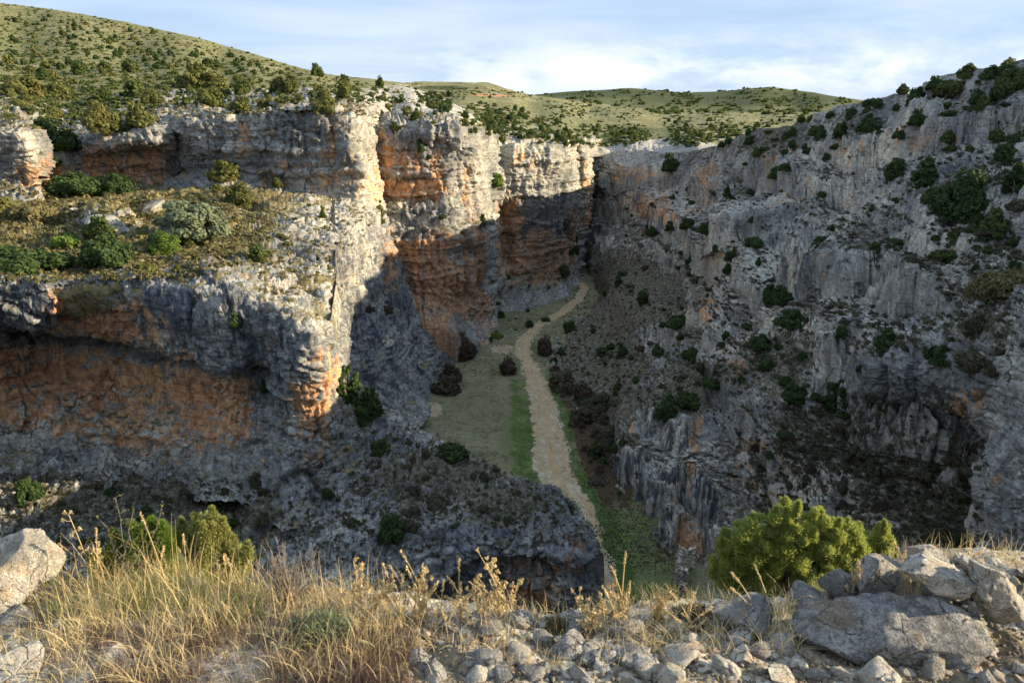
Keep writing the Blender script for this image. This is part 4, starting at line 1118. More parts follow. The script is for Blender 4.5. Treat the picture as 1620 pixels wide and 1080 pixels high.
NOTABLE = [
 # terrace on the left
 (300,372,118,'round',F_GREY,"large grey-green shrub in the middle of the sunlit terrace"),
 (268,399,62,'round',F_BRIGHT,"bright green bush just below the large grey-green terrace shrub"),
 (393,324,58,'round',F_OLIVE,"round olive bush on the terrace below the glowing orange cliff corner"),
 (362,280,54,'round',F_OLIVE,"pale olive bush against the foot of the upper cliff"),
 (275,268,42,'twig',F_TWIG,"leafless grey bush at the right end of the ochre shelter"),
 (404,409,36,'round',F_MID,"small green bush alone on bare rock near the cliff nose"),
 (166,208,58,'juniper',F_OLIVE,"tall sunlit olive bush on the slope above the ochre shelter"),
 (228,198,50,'round',F_OLIVE,"rounded green bush on the shelter roof beside the tall olive bush"),
 (98,232,66,'round',F_DARK,"dark bush filling the shaded gully of the upper cliff"),
 (85,262,30,'round',F_DARK,"small dark bush at the bottom of the shaded gully"),
 (156,378,52,'round',F_MID,"green bush leaning on the pale terrace boulder"),
 (40,425,120,'low',F_DARK,"wide dark low scrub at the terrace edge above the cave"),
 (110,388,44,'low',F_BRIGHT,"yellow-green low bush behind the dark scrub of the terrace"),
 (170,412,84,'low',F_DARK,"dark low bush on the terrace lip right of the wide scrub"),
 (233,432,40,'low',F_OLIVE,"yellowish cushion shrub on the rim right above the cave cliff"),
 (282,428,16,'round',F_OLIVE,"tiny olive bush hanging over the cave cliff's rim"),
 (22,338,52,'round',F_OLIVE,"yellow-green bush beside the left outcrop's foot"),
 (60,345,60,'low',F_SCRUB,"straw-coloured low scrub left of the dry grass hollow"),
 (120,303,90,'low',F_DARK,"long dark shrub in the shade under the ochre shelter"),
 (190,306,70,'low',F_DARK,"dark shrub under the right half of the ochre shelter"),
 (440,375,16,'low',F_OLIVE,"tiny olive cushion on the pale slab below the cliff corner"),
 (440,292,22,'round',F_OLIVE,"little olive bush at the foot of the grey upper cliff"),
 (345,300,20,'low',F_OLIVE,"olive tuft between the two olive terrace bushes"),
 (510,345,14,'tall',F_MID,"narrow green bush on the pale wall under the orange corner"),
 # shelf above the upper cliff
 (45,148,52,'round',F_OLIVE,"big rounded bush on the upper shelf at far left"),
 (86,148,36,'round',F_OLIVE,"second rounded bush on the upper shelf beside the big one"),
 (70,125,24,'round',F_MID,"green bush behind the two rounded shelf bushes"),
 (126,116,28,'round',F_MID,"dark green bush where the hillside meets the upper shelf"),
 (166,114,28,'round',F_MID,"green bush in a row along the foot of the hillside"),
 (200,112,32,'round',F_MID,"broad green bush ending the row below the hillside"),
 (212,152,48,'round',F_MID,"large green bush over the middle of the upper cliff"),
 (246,162,36,'round',F_OLIVE,"olive bush overhanging the cliff next to the large green bush"),
 (302,137,44,'round',F_OLIVE,"olive bush in the line of shrubs on the upper shelf"),
 (345,141,52,'round',F_OLIVE,"widest bush in the line of shrubs on the upper shelf"),
 (384,146,36,'round',F_MID,"dark bush closing the line of shrubs on the upper shelf"),
 (340,172,46,'round',F_OLIVE,"olive bush at the brink of the grey upper cliff"),
 (374,174,34,'round',F_OLIVE,"paler bush beside the olive bush at the cliff brink"),
 (415,170,28,'round',F_OLIVE,"single olive bush at the brink left of the orange corner"),
 (460,142,30,'round',F_OLIVE,"olive bush on the stony shelf near the crest"),
 (516,172,50,'round',F_OLIVE,"heavy bush hanging over the top of the orange cliff corner"),
 (540,152,30,'round',F_OLIVE,"bush on the slope right behind the orange cliff corner"),
 (504,119,24,'round',F_MID,"round bush standing out on the skyline crest"),
 (546,130,24,'round',F_MID,"bush on the skyline crest right of the round one"),
 (600,138,20,'round',F_MID,"last bush on the crest before the crest dips"),
 (328,103,22,'round',F_MID,"dark bush low on the hillside near its right end"),
 (346,106,18,'round',F_MID,"smaller dark bush touching its neighbour low on the hillside"),
 # pillars
 (626,204,22,'round',F_MID,"green bush on top of the orange pillar"),
 (664,238,20,'round',F_DARK,"dark bush clinging to the pillar just below its rim"),
 (682,251,12,'round',F_DARK,"tiny dark bush on the pillar's lit edge"),
 (785,294,26,'round',F_BRIGHT,"fresh green bush on a ledge right of the pillar"),
 (601,350,28,'tall',F_OLIVE,"olive bush squeezed in the cleft between pale wall and pillar"),
 (763,360,14,'tall',F_DARK,"narrow dark bush halfway up the pillar's shaded flank"),
 (700,345,12,'low',F_DARK,"small dark tuft on the pillar's waist ledge"),
 # valley
 (833,516,17,'juniper',F_DARK,"lone dark juniper on turf beside the track's bend"),
 (899,520,30,'round',F_DARK,"round dark juniper at the track's right side"),
 (806,588,34,'round',F_RUST,"rust-brown bush beside the track where the meadow begins"),
 (787,532,18,'low',F_BRIGHT,"yellow-green tuft below the dark recess on the valley floor"),
 (885,610,50,'round',F_SCRUBD,"dark thicket at the foot of the right slope by the track"),
 (868,560,34,'round',F_RUST,"brownish thicket at the track's right bank near the bend"),
 (935,655,60,'round',F_SCRUBD,"dark tangled bush in the shaded gully right of the track"),
 (960,700,60,'round',F_SCRUBD,"darkest bush between track verge and dark cliff"),
 (925,625,44,'round',F_RUST,"dry brown bush in the gully right of the track"),
 (715,600,36,'twig',F_RUST,"leafless dark tree in front of the curved valley wall"),
 (735,560,54,'twig',F_RUST,"leafless thicket at the base of the orange pillar"),
 (698,616,44,'round',F_SCRUBD,"dull green thicket at the meadow's left corner"),
 (790,500,16,'round',F_DARK,"small dark bush at the foot of the pillar's right flank"),
 (860,505,14,'low',F_DARK,"small bush between the two arms of the track"),
 (895,435,24,'round',F_DARK,"dark bush at the end of the track under the far wall"),
 (915,415,36,'tall',F_DARK,"dark tree in the shaded mouth of the gorge"),
 (905,400,26,'tall',F_DARK,"second dark tree deeper in the mouth of the gorge"),
 # spur
 (620,842,52,'round',F_DARK,"largest dark bush on the lower spur near its cliff edge"),
 (648,834,28,'round',F_SCRUBD,"brownish bush touching the largest bush on the spur"),
 (580,792,44,'round',F_DARK,"dark bush on the spur's rocky flank above the largest one"),
 (516,784,24,'round',F_DARK,"small dark bush at the foot of the cliff nose"),
 (600,714,42,'round',F_DARK,"dark bush at the lower end of the gully behind the nose"),
 (580,660,54,'round',F_DARK,"big dark bush in the gully behind the nose"),
 (553,628,44,'tall',F_DARK,"tallest dark bush at the top of the gully behind the nose"),
 (716,718,54,'low',F_DARK,"low dark shrub along the spur's crest above the meadow"),
 (585,492,20,'round',F_SCRUBD,"small dark bush on the shaded wall under the pale face"),
 (612,494,18,'round',F_SCRUBD,"second small bush on the shaded wall under the pale face"),
 (376,516,28,'tall',F_DARK,"dark bush hanging on the streaked cliff above the cave"),
 (420,622,18,'tall',F_DARK,"little dark bush on the face beside the nose"),
 (55,784,44,'round',F_DARK,"dark bush on the shaded shelf below the cave"),
 (690,800,40,'low',F_SCRUBD,"brown-green low scrub on the spur's upper side"),
 (405,760,30,'round',F_SCRUBD,"dull bush in the corner under the cliff nose"),
 # right slope
 (1410,281,46,'round',F_DARK,"round dark juniper left of the big juniper group"),
 (1466,290,54,'juniper',F_DARK,"pointed dark juniper at the upper left of the big group"),
 (1510,335,92,'round',F_DARK,"largest dark juniper on the right slope"),
 (1475,318,40,'round',F_MID,"lower green juniper in front of the pointed one"),
 (1597,258,42,'round',F_DARK,"dark juniper high on the slope near the frame's edge"),
 (1608,302,56,'round',F_DARK,"broad dark juniper at the right edge of the slope"),
 (1226,280,26,'round',F_DARK,"dark juniper on a pale ledge of the upper slope"),
 (1051,657,42,'round',F_DARK,"round dark juniper on top of the dark valley cliff"),
 (1092,640,40,'low',F_DARK,"low dark bush right of the clifftop juniper"),
 (1130,612,32,'low',F_DARK,"dark bush on the ridge above the clifftop juniper"),
 (1256,632,42,'round',F_DARK,"dark juniper at the upper edge of the scrubby bowl"),
 (1332,644,64,'juniper',F_DARK,"big dark juniper below the grey buttress"),
 (1205,552,38,'round',F_DARK,"round juniper above the small orange crag"),
 (1208,582,30,'low',F_DARK,"dark shrub at the foot of the small orange crag's juniper"),
 (1254,512,54,'round',F_DARK,"largest juniper of the clump in the scree gully"),
 (1238,480,40,'round',F_DARK,"middle juniper of the clump in the scree gully"),
 (1222,464,28,'round',F_DARK,"topmost juniper of the clump in the scree gully"),
 (1402,548,48,'round',F_DARK,"dark bush on the ribbed rock above the buttress"),
 (1478,572,36,'round',F_DARK,"dark round bush on top of the buttress"),
 (1545,520,44,'round',F_SCRUBD,"brownish bush above the right end of the buttress"),
 (1540,585,70,'low',F_SCRUBD,"wide dull scrub draped over the buttress"),
 (1590,470,90,'low',F_SCRUB,"broad patch of dry scrub at the slope's right edge"),
 (1133,468,20,'tall',F_DARK,"narrow juniper beside the orange rock rib"),
 (1190,390,38,'low',F_DARK,"low dark bush in a cleft of the grey rock"),
 (1096,562,34,'low',F_DARK,"low juniper on the slope above the track's right bank"),
 (1040,560,22,'round',F_DARK,"small round juniper left of the low one"),
 (985,562,30,'juniper',F_DARK,"pointed juniper on the lower slope near the bend"),
 (950,560,20,'round',F_DARK,"small juniper lowest on the slope near the bend"),
 (1018,480,24,'round',F_DARK,"round juniper alone on the brown slope"),
 (1075,512,38,'low',F_DARK,"spreading juniper below the brown slope's crag"),
 (1062,268,32,'round',F_DARK,"dark bush on the far wall's terrace"),
 (1150,312,16,'tall',F_DARK,"slim juniper at the edge of the far wall"),
 (978,450,20,'juniper',F_DARK,"pointed juniper where the brown slope begins"),
 (1030,372,20,'juniper',F_DARK,"leftmost juniper in the row under the orange band"),
 (1062,366,26,'juniper',F_DARK,"second juniper in the row under the orange band"),
 (1090,358,30,'round',F_DARK,"widest juniper in the row under the orange band"),
 (1118,368,28,'juniper',F_DARK,"juniper at the right end of the row under the band"),
 (1098,418,24,'juniper',F_DARK,"juniper standing below the row under the orange band"),
 (1570,368,50,'round',F_MID,"green shrub below the largest juniper towards the edge"),
 (1490,412,46,'low',F_MID,"bright low shrub in the middle of the right slope"),
 (1505,385,36,'round',F_MID,"green bush just above the bright low shrub"),
 (1592,114,34,'round',F_OLIVE,"sunlit bush on the right skyline near the corner"),
 (1524,122,26,'round',F_MID,"bush on the right skyline left of the sunlit one"),
 (1600,140,60,'low',F_MID,"low green shrub under the right skyline at the edge"),
 (1500,150,54,'low',F_MID,"low green shrub under the middle of the right skyline"),
 (1450,166,34,'round',F_DARK,"dark bush under the right skyline's lower half"),
 (1330,215,30,'round',F_DARK,"dark bush in the cluster on the ridge's shoulder"),
 (1378,205,30,'round',F_DARK,"bush at the right of the cluster on the ridge's shoulder"),
]
for it in NOTABLE:
    put(*it)

# ---- smaller shrubs scattered over each part of the land
def inside(px, py, poly):
    c = False; n = len(poly); j = n - 1
    for i in range(n):
        if (poly[i][1] > py) != (poly[j][1] > py) and px < (poly[j][0] - poly[i][0]) * (py - poly[i][1]) / (poly[j][1] - poly[i][1]) + poly[i][0]:
            c = not c
        j = i
    return c

def scatter(poly, n, size, shapes, label, group, level=0.0, name=None, clump=None, lod=None, px_min=0, sp=1.0):
    xs = [p[0] for p in poly]; ys = [p[1] for p in poly]
    got = 0; tries = 0; keep = []
    while got < n and tries < n * 60:
        tries += 1
        x = random.uniform(min(xs), max(xs)); y = random.uniform(min(ys), max(ys))
        if not inside(x, y, poly): continue
        if clump and perlin(np.array([[x / 100, y / 100 * sp, 0]]), clump, 8.0)[0] + random.uniform(-0.35, 0.35) < 0: continue
        p, nz, za = seen(x, y)
        if p is None or nz < level + random.uniform(-0.1, 0.1): continue
        if keep and min((x - k[0]) ** 2 + ((y - k[1]) * 1.6) ** 2 for k in keep) < px_min ** 2: continue
        keep.append((x, y))
        wd = random.uniform(*size) * random.uniform(0.8, 1.2)
        shape, mat = random.choice(shapes)
        wpx = wd * FPX / za
        plant(p, wd, shape, mat, label, group, lod=lod or ('mid' if wpx > 17 else 'lo'), name=name)
        got += 1
    return got

scatter([(0,30),(90,24),(200,44),(320,72),(400,94),(480,118),(480,135),(330,112),(200,104),(0,115)], 140, (1.2, 2.4), [('round',F_MID),('round',F_DARK),('round',F_OLIVE)],
        "small dark green shrub dotted over the grassy left hillside", "shrubs dotted over the left hillside", lod='lo', px_min=7)
scatter([(0,116),(200,104),(420,112),(520,130),(600,142),(640,152),(560,168),(480,160),(300,168),(200,185),(110,200),(0,180)], 60, (0.9, 2.4), [('round',F_MID),('round',F_OLIVE),('low',F_OLIVE),('round',F_OLIVE)],
        "small olive shrub on the stony shelf above the upper cliff", "shrubs on the shelf above the upper cliff", level=0.4, px_min=12)
scatter([(0,300),(240,318),(480,318),(540,335),(480,390),(420,430),(300,436),(0,436)], 55, (0.4, 1.1), [('low',F_OLIVE),('low',F_SCRUB),('round',F_OLIVE),('low',F_MID)],
        "little cushion shrub scattered on the sunlit cliff terrace", "cushion shrubs on the cliff terrace", level=0.4, px_min=12)
scatter([(640,150),(760,150),(860,165),(1000,180),(1250,186),(1290,190),(1200,205),(1120,225),(930,226),(760,205),(700,180)], 130, (1.5, 2.8), [('round',F_MID),('round',F_DARK),('round',F_OLIVE)],
        "dark round shrub on the sunlit plateau beyond the gorge", "shrubs across the plateau", lod='lo', clump=1.6, sp=2.5, px_min=5)
scatter([(600,150),(700,165),(760,200),(920,225),(915,236),(780,225),(690,195),(600,190)], 40, (0.8, 2.0), [('round',F_MID),('low',F_OLIVE),('round',F_OLIVE)],
        "small olive shrub near the brink of the far left cliffs", "shrubs along the brink of the left cliffs", level=0.35, px_min=8)
scatter([(1130,235),(1220,195),(1340,165),(1480,130),(1620,95),(1620,240),(1500,240),(1350,240),(1200,290)], 70, (1.0, 2.6), [('round',F_DARK),('round',F_MID),('low',F_DARK)],
        "dark shrub on the ledges high on the right slope", "shrubs high on the right slope", level=0.35, px_min=12)
scatter([(940,300),(1100,270),(1200,300),(1400,290),(1620,320),(1620,430),(1450,480),(1200,440),(1050,480),(930,470)], 75, (0.8, 2.0), [('round',F_DARK),('low',F_DARK),('low',F_SCRUBD),('juniper',F_DARK)],
        "dark shrub among the broken rock of the right slope", "shrubs among the right slope's rocks", level=0.35, px_min=14)
scatter([(900,500),(1050,480),(1200,460),(1360,520),(1360,640),(1200,620),(1050,640),(920,640)], 60, (0.7, 1.9), [('round',F_DARK),('low',F_DARK),('low',F_SCRUBD),('juniper',F_DARK)],
        "dark shrub on the lower right slope above the valley cliff", "shrubs on the lower right slope", level=0.3, px_min=14)
scatter([(1150,660),(1380,640),(1540,700),(1540,860),(1300,850),(1200,780)], 60, (0.6, 1.6), [('low',F_SCRUBD),('round',F_SCRUBD),('low',F_DARK),('twig',F_RUST)],
        "dull brown-green scrub bush in the shaded bowl", "scrub bushes in the shaded bowl", level=0.2, px_min=16)
scatter([(560,650),(700,700),(870,780),(920,850),(800,830),(640,850),(540,860),(560,720)], 50, (0.4, 1.1), [('low',F_SCRUBD),('round',F_SCRUBD),('low',F_DARK)],
        "small dull scrub bush on the shaded rock spur", "scrub bushes on the rock spur", level=0.3, px_min=12)
scatter([(0,760),(240,770),(420,770),(440,860),(0,880)], 40, (0.5, 1.3), [('low',F_SCRUBD),('round',F_SCRUBD),('low',F_DARK)],
        "dark scrub bush on the shaded shelf under the cave cliff", "scrub bushes under the cave cliff", level=0.3, px_min=12)
scatter([(865,560),(890,560),(930,640),(985,700),(985,780),(940,760),(905,660)], 40, (0.8, 2.2), [('round',F_SCRUBD),('round',F_RUST),('low',F_SCRUBD),('round',F_DARK)],
        "dark bush in the thicket between track and right slope", "thicket bushes beside the track", px_min=10)
scatter([(780,440),(890,440),(880,470),(820,530),(760,560),(745,520)], 26, (0.5, 1.5), [('low',F_SCRUBD),('round',F_DARK),('low',F_MID)],
        "small bush on the valley floor below the far left wall", "bushes on the far valley floor", px_min=10)

# ---- what nobody could count: tufts of scrub and grass between the shrubs, and the farthest dots of scrub
def tufts(name, poly, n, size, mat, label, level=0.0, leaf=10, flat=0.6, clump=None, sp=1.0, lf=0.5, za_min=0):
    xs = [p[0] for p in poly]; ys = [p[1] for p in poly]
    x = rng.uniform(min(xs), max(xs), n * 4); y = rng.uniform(min(ys), max(ys), n * 4)
    keepers = []
    cl = perlin(np.stack([x / 100, y / 100 * sp, 0 * x], -1), clump, 8.0) if clump else 0 * x + 1
    jit = rng.uniform(-0.4, 0.4, len(x))
    for k in range(len(x)):
        if len(keepers) >= n: break
        if cl[k] + jit[k] < 0 or not inside(x[k], y[k], poly): continue
        p, nz, za = seen(x[k], y[k])
        if p is None or nz < level or za < za_min or (abs(p[2] - FLOOR_Z) < 1.2 and path_distance(p[:1], p[1:2])[0][0] < 0.25): continue
        keepers.append(p)
    c = np.array(keepers)
    c = c + rng.normal(size=c.shape) * np.array([0.3, 0.3, 0]) 
    s = rng.uniform(*size, len(c)) * rng.uniform(0.6, 1.3, len(c))
    e = rng.normal(size=(len(c), leaf, 3)); e /= np.linalg.norm(e, axis=2)[..., None]
    e[..., 2] = np.abs(e[..., 2]) * flat * 1.3
    pts = c[:, None] + e * (s[:, None, None] * 0.5) * rng.uniform(0.3, 1.0, (len(c), leaf, 1))
    V, F = quads(pts.reshape(-1, 3), 1.0, rng, e.reshape(-1, 3), bias=0.4)
    ctr = np.repeat(pts.reshape(-1, 3), 4, 0)
    V = ctr + (V - ctr) * np.repeat(np.repeat(s, leaf), 4)[:, None] * lf
    o = bpy.data.objects.new(name, make_mesh(name, V, F, mat)); COL.objects.link(o)
    o['kind'] = 'stuff'; o['label'] = label
    return o

tufts('hillside_scrub', [(0,5),(90,16),(200,35),(320,62),(400,85),(500,116),(640,140),(640,160),(300,165),(120,200),(0,185)], 2000, (0.5, 1.15), F_MID, "countless small dark shrubs speckling the left hillside", leaf=14)
tufts('hillside_grass', [(0,5),(90,16),(200,35),(320,62),(400,85),(500,116),(640,140),(700,190),(560,185),(300,185),(120,210),(0,200)], 3500, (0.25, 0.6), F_SCRUB, "dry grass tufts covering the left hillside", leaf=8)
tufts('plateau_scrub', [(640,133),(820,145),(900,160),(1100,178),(1300,180),(1200,205),(1110,230),(930,230),(760,210),(690,180)], 2000, (0.7, 1.6), F_MID, "countless small shrubs speckling the plateau beyond the gorge", leaf=14, clump=1.6, sp=2.5, za_min=150)
tufts('far_hill_scrub', [(840,152),(1000,141),(1220,139),(1350,158),(1380,180),(900,182)], 500, (2.5, 5), F_MID, "scrub dotting the far hill on the horizon", leaf=14, clump=2.0, sp=3, za_min=450)
tufts('terrace_grass', [(0,290),(240,305),(400,308),(440,330),(420,380),(380,420),(300,440),(0,445)], 3000, (0.25, 0.6), F_SCRUB, "dry yellow grass tufts on the sunlit terrace", level=0.45, leaf=9)
tufts('slab_tufts', [(400,420),(440,330),(580,330),(600,345),(540,400),(500,480),(430,470)], 260, (0.2, 0.5), F_SCRUB, "sparse dry tufts on the pale slab by the cliff nose", level=0.3, leaf=9)
tufts('slope_scrub', [(930,300),(1150,230),(1340,170),(1620,100),(1620,560),(1400,560),(1050,650),(870,580)], 4200, (0.2, 0.6), F_SCRUBD, "low dark scrub and tussocks over the right slope", level=0.55, leaf=9)
tufts('bowl_scrub', [(1120,650),(1380,620),(1560,690),(1560,900),(1250,890),(1180,760)], 2600, (0.2, 0.5), F_SCRUBD, "low brown scrub filling the shaded bowl", level=0.3, leaf=9)
tufts('spur_scrub', [(0,740),(440,760),(560,640),(700,690),(870,775),(930,860),(640,870),(400,930),(0,930)], 2600, (0.15, 0.42), F_SCRUBD, "low brown scrub and tussocks over the shaded spur", level=0.5, leaf=9)
tufts('valley_grass', [(660,600),(830,590),(850,640),(870,720),(900,800),(960,900),(1090,910),(990,760),(930,660),(880,560),(925,450),(780,450),(750,560)], 9000, (0.07, 0.18), F_VALLEY, "low grass and weeds covering the valley meadow", leaf=7, flat=0.8)
tufts('valley_scrub', [(670,600),(830,590),(880,700),(900,800),(960,900),(1080,900),(990,760),(930,660),(880,560),(905,455),(780,450)], 2200, (0.08, 0.24), F_SCRUBD, "tussocks and weeds on the valley floor", leaf=8)

# ---- boulders on the sunlit terrace, a ruined wall on the valley floor
def ball(seed, n=14):
    """broken block with flat faces, about 1 across"""
    rs = np.random.default_rng(seed)
    import bmesh
    bm = bmesh.new(); bmesh.ops.create_icosphere(bm, subdivisions=4, radius=1)
    V = np.array([v.co for v in bm.verts]) * 1.25; F = np.array([[v.index for v in f.verts] for f in bm.faces]); bm.free()
    for _ in range(n):
        nn = rs.normal(size=3); nn /= np.linalg.norm(nn); d = V @ nn - rs.uniform(0.45, 0.85)
        V = V - np.where(d > 0, d, 0)[:, None] * nn[None]
    V = V + V * (0.10 * fbm(V, 2.2, 4, 0.55, seed * 1.3))[:, None]
    return V / (V.max(0) - V.min(0)).max(), F
for px, py, w_, sc3, rot, lab in [
    (165, 362, 84, (1, 0.8, 0.55), (0.2, 0.3, 0.4), "largest pale boulder sunk in the sunlit terrace"),
    (186, 344, 22, (0.7, 0.6, 1.1), (0.1, 0.3, 0.2), "small pointed rock behind the largest terrace boulder"),
    (207, 342, 26, (0.6, 0.6, 1.2), (0.1, -0.35, 1.2), "upright pointed rock right of the largest terrace boulder"),
    (240, 336, 46, (1.1, 0.6, 0.6), (0.2, -0.5, 0.3), "pale slab tilted up to the right near the grey terrace shrub"),
    (116, 332, 22, (1, 0.8, 0.6), (0.1, 0.2, 2.0), "small pale rock in the dry grass of the terrace"),
    (60, 425, 36, (1, 0.8, 0.5), (0.1, 0.1, 1.0), "low pale rock at the terrace lip among dark scrub")]:
    p, nz, za = seen(px, py)
    V, F = ball(int(px), 16)
    o = bpy.data.objects.new('boulder', make_mesh('boulder', V, F, M_ROCK)); COL.objects.link(o)
    wd = w_ * za / FPX
    o.location = p + np.array([0, 0, wd * 0.10]); o.scale = tuple(wd * a for a in sc3); o.rotation_euler = rot
    tag(o, lab, 'boulder')
# curved dry-stone wall left of the hollow at the foot of the dark cliff
c = UZ(1078, 930, FLOOR_Z); V = []; F = []; o_ = 0
rs = np.random.default_rng(5)
for row in range(11):
    for k in range(12):
        if row > 7 and rs.random() < 0.3 * (row - 7): continue
        a = R(100 + k * 9.5 + (4.7 if row % 2 else 0)); rr = 2.4 + rs.normal() * 0.04
        v, f = ball(int(row * 31 + k) % 9 + 400, 12)
        A = Euler((rs.normal() * 0.15, rs.normal() * 0.15, a)).to_matrix()
        v = (v * np.array([0.50, 0.46, 0.34])) @ np.array(A).T + np.array([c[0] + 2.2 + rr * math.cos(a), c[1] + 0.6 + rr * math.sin(a), FLOOR_Z + 0.15 + row * 0.27])
        v = v; V.append(v); F.append(f + o_); o_ += len(v)
o = bpy.data.objects.new('ruined_wall', make_mesh('ruined_wall', np.concatenate(V), np.concatenate(F), M_SLOPE)); COL.objects.link(o)
tag(o, "curved ruined dry-stone wall at the foot of the dark valley cliff", 'wall')

# ------------------------------------------------------------------ the brink in front of the viewer
fx_ = np.arange(-4.6, 5.0, 0.016); fy_ = np.arange(0.5, 4.8, 0.016)
X, Y = np.meshgrid(fx_, fy_, indexing='ij')
P = np.stack([X, Y, fg_height(X, Y)], -1)
Q = np.stack([X, Y, 0 * X], -1)
f1, e, rv, tl = worley(Q + 0.02 * np.stack([perlin(Q, 12, 1.0), perlin(Q, 12, 2.0), 0 * X], -1), 1 / 0.075, 4.0)
P[..., 2] += 0.020 * (0.6 - f1) * (0.4 + rv) + 0.008 * fbm(Q, 30.0, 2, 0.5, 6.0)
m, b = new_mat("stony_soil")
Pn = b.n('ShaderNodeTexCoord').outputs['Object']
n1, n2, n3 = b.noise(Pn, 1.6, 5, 0.6), b.noise(Pn, 11, 6, 0.7), b.noise(Pn, 60, 4, 0.7)
vc = b.n('ShaderNodeTexVoronoi', {'Vector': Pn, 'Scale': 38.0})
vg = b.n('ShaderNodeSeparateColor', {0: vc.outputs['Color']}).outputs[0]
soil = b.ramp(b.math('ADD', b.math('MULTIPLY', n2, 0.6), b.math('MULTIPLY', n3, 0.4)), [(0.3, (0.085, 0.062, 0.036)), (0.5, (0.20, 0.155, 0.09)), (0.7, (0.34, 0.28, 0.19))])
grit = b.ramp(vg, [(0.0, (0.20, 0.17, 0.13)), (0.5, (0.38, 0.34, 0.28)), (1.0, (0.55, 0.51, 0.44))])
col = b.mix(b.math('MULTIPLY', b.ss(n1, 0.38, 0.60), b.ss(vg, 0.25, 0.45)), soil, grit)
finish(b, col, 0.95, b.math('ADD', b.math('MULTIPLY', n2, 0.6), b.math('ADD', b.math('MULTIPLY', n3, 0.3), b.math('MULTIPLY', b.ss(vc.outputs['Distance'], 0.6, 0.1), 0.4))), 0.8, 0.02)
M_SOIL = m
mesh_grid("rim_ground", P, M_SOIL, None, "stony ground with dry grass at the brink in front")
TERRAIN.pop()

def gp(px, py):
    """foreground ground point seen at a photo pixel"""
    up = (540 - py) / FPX
    y, z, x = CP + SP * up, -SP + CP * up, (px - 810) / FPX
    lo, hi = 0.8, 12.0
    for k in np.linspace(0.8, 12, 420):
        if z * k < float(fg_height(np.array([x * k]), np.array([y * k]))[0]): break
    return np.array([x * k, y * k, float(fg_height(np.array([x * k]), np.array([y * k]))[0])]), k

def fgz(x, y): return float(fg_height(np.array([x]), np.array([y]))[0])

# ---- limestone pieces
def stone_material(name, base, dark, rust):
    m, b = new_mat(name)
    P = b.n('ShaderNodeNewGeometry').outputs['Position']
    oi = b.n('ShaderNodeObjectInfo').outputs['Random']
    n1, n2, n3 = b.noise(P, 5, 6, 0.65), b.noise(P, 24, 6, 0.7), b.noise(P, 95, 4, 0.7)
    f = b.math('ADD', b.math('MULTIPLY', n1, 0.45), b.math('ADD', b.math('MULTIPLY', n2, 0.35), b.math('MULTIPLY', n3, 0.2)))
    c = b.mix(b.ss(f, 0.42, 0.58), dark, base)
    c = b.mix(b.math('MULTIPLY', oi, 0.45), c, tuple(x * 0.62 for x in base))
    c = b.mix(b.math('MULTIPLY', b.ss(b.noise(P, 7.5, 5, 0.65), 0.52, 0.66), 0.7), c, rust)
    c = b.mix(b.math('MULTIPLY', b.ss(n3, 0.58, 0.68), 0.55), c, tuple(min(1, x * 1.45) for x in base))
    c = b.mix(b.math('MULTIPLY', b.ss(n3, 0.44, 0.34), 0.7), c, tuple(x * 0.35 for x in dark))
    wv = b.n('ShaderNodeVectorMath', {0: P, 1: b.n('ShaderNodeVectorMath', {0: b.n('ShaderNodeTexNoise', {'Vector': P, 'Scale': 9.0, 'Detail': 4.0}).outputs['Color'], 1: (0.16, 0.16, 0.16)}, operation='MULTIPLY').outputs[0]}, operation='ADD').outputs[0]
    ve = b.n('ShaderNodeTexVoronoi', {'Vector': wv, 'Scale': 6.5}, feature='DISTANCE_TO_EDGE').outputs[0]
    ck = b.math('MULTIPLY', b.ss(ve, 0.03, 0.0), b.ss(n1, 0.42, 0.58))
    c = b.mix(b.math('MULTIPLY', ck, 0.8), c, tuple(x * 0.2 for x in dark))
    n2 = b.math('SUBTRACT', n2, b.math('MULTIPLY', ck, 0.6))
    finish(b, c, 0.9, b.math('ADD', n2, b.math('MULTIPLY', n3, 0.5)), 0.9, 0.03)
    return m
S_PALE = stone_material("pale_limestone", (0.58, 0.535, 0.44), (0.26, 0.235, 0.19), (0.42, 0.30, 0.18))
S_GRIT = stone_material("tan_grit", (0.33, 0.28, 0.21), (0.17, 0.14, 0.10), (0.36, 0.25, 0.15))
S_GREY = stone_material("grey_limestone", (0.42, 0.395, 0.345), (0.19, 0.18, 0.16), (0.32, 0.25, 0.16))
S_DARK = stone_material("weathered_dark_limestone", (0.36, 0.34, 0.30), (0.12, 0.118, 0.112), (0.22, 0.16, 0.095))

def ico(sub):
    import bmesh
    bm = bmesh.new(); bmesh.ops.create_icosphere(bm, subdivisions=sub, radius=1)
    V = np.array([v.co for v in bm.verts]); F = np.array([[v.index for v in f.verts] for f in bm.faces])
    bm.free(); return V, F
_ICO = {k: ico(k) for k in (1, 3, 4, 5)}

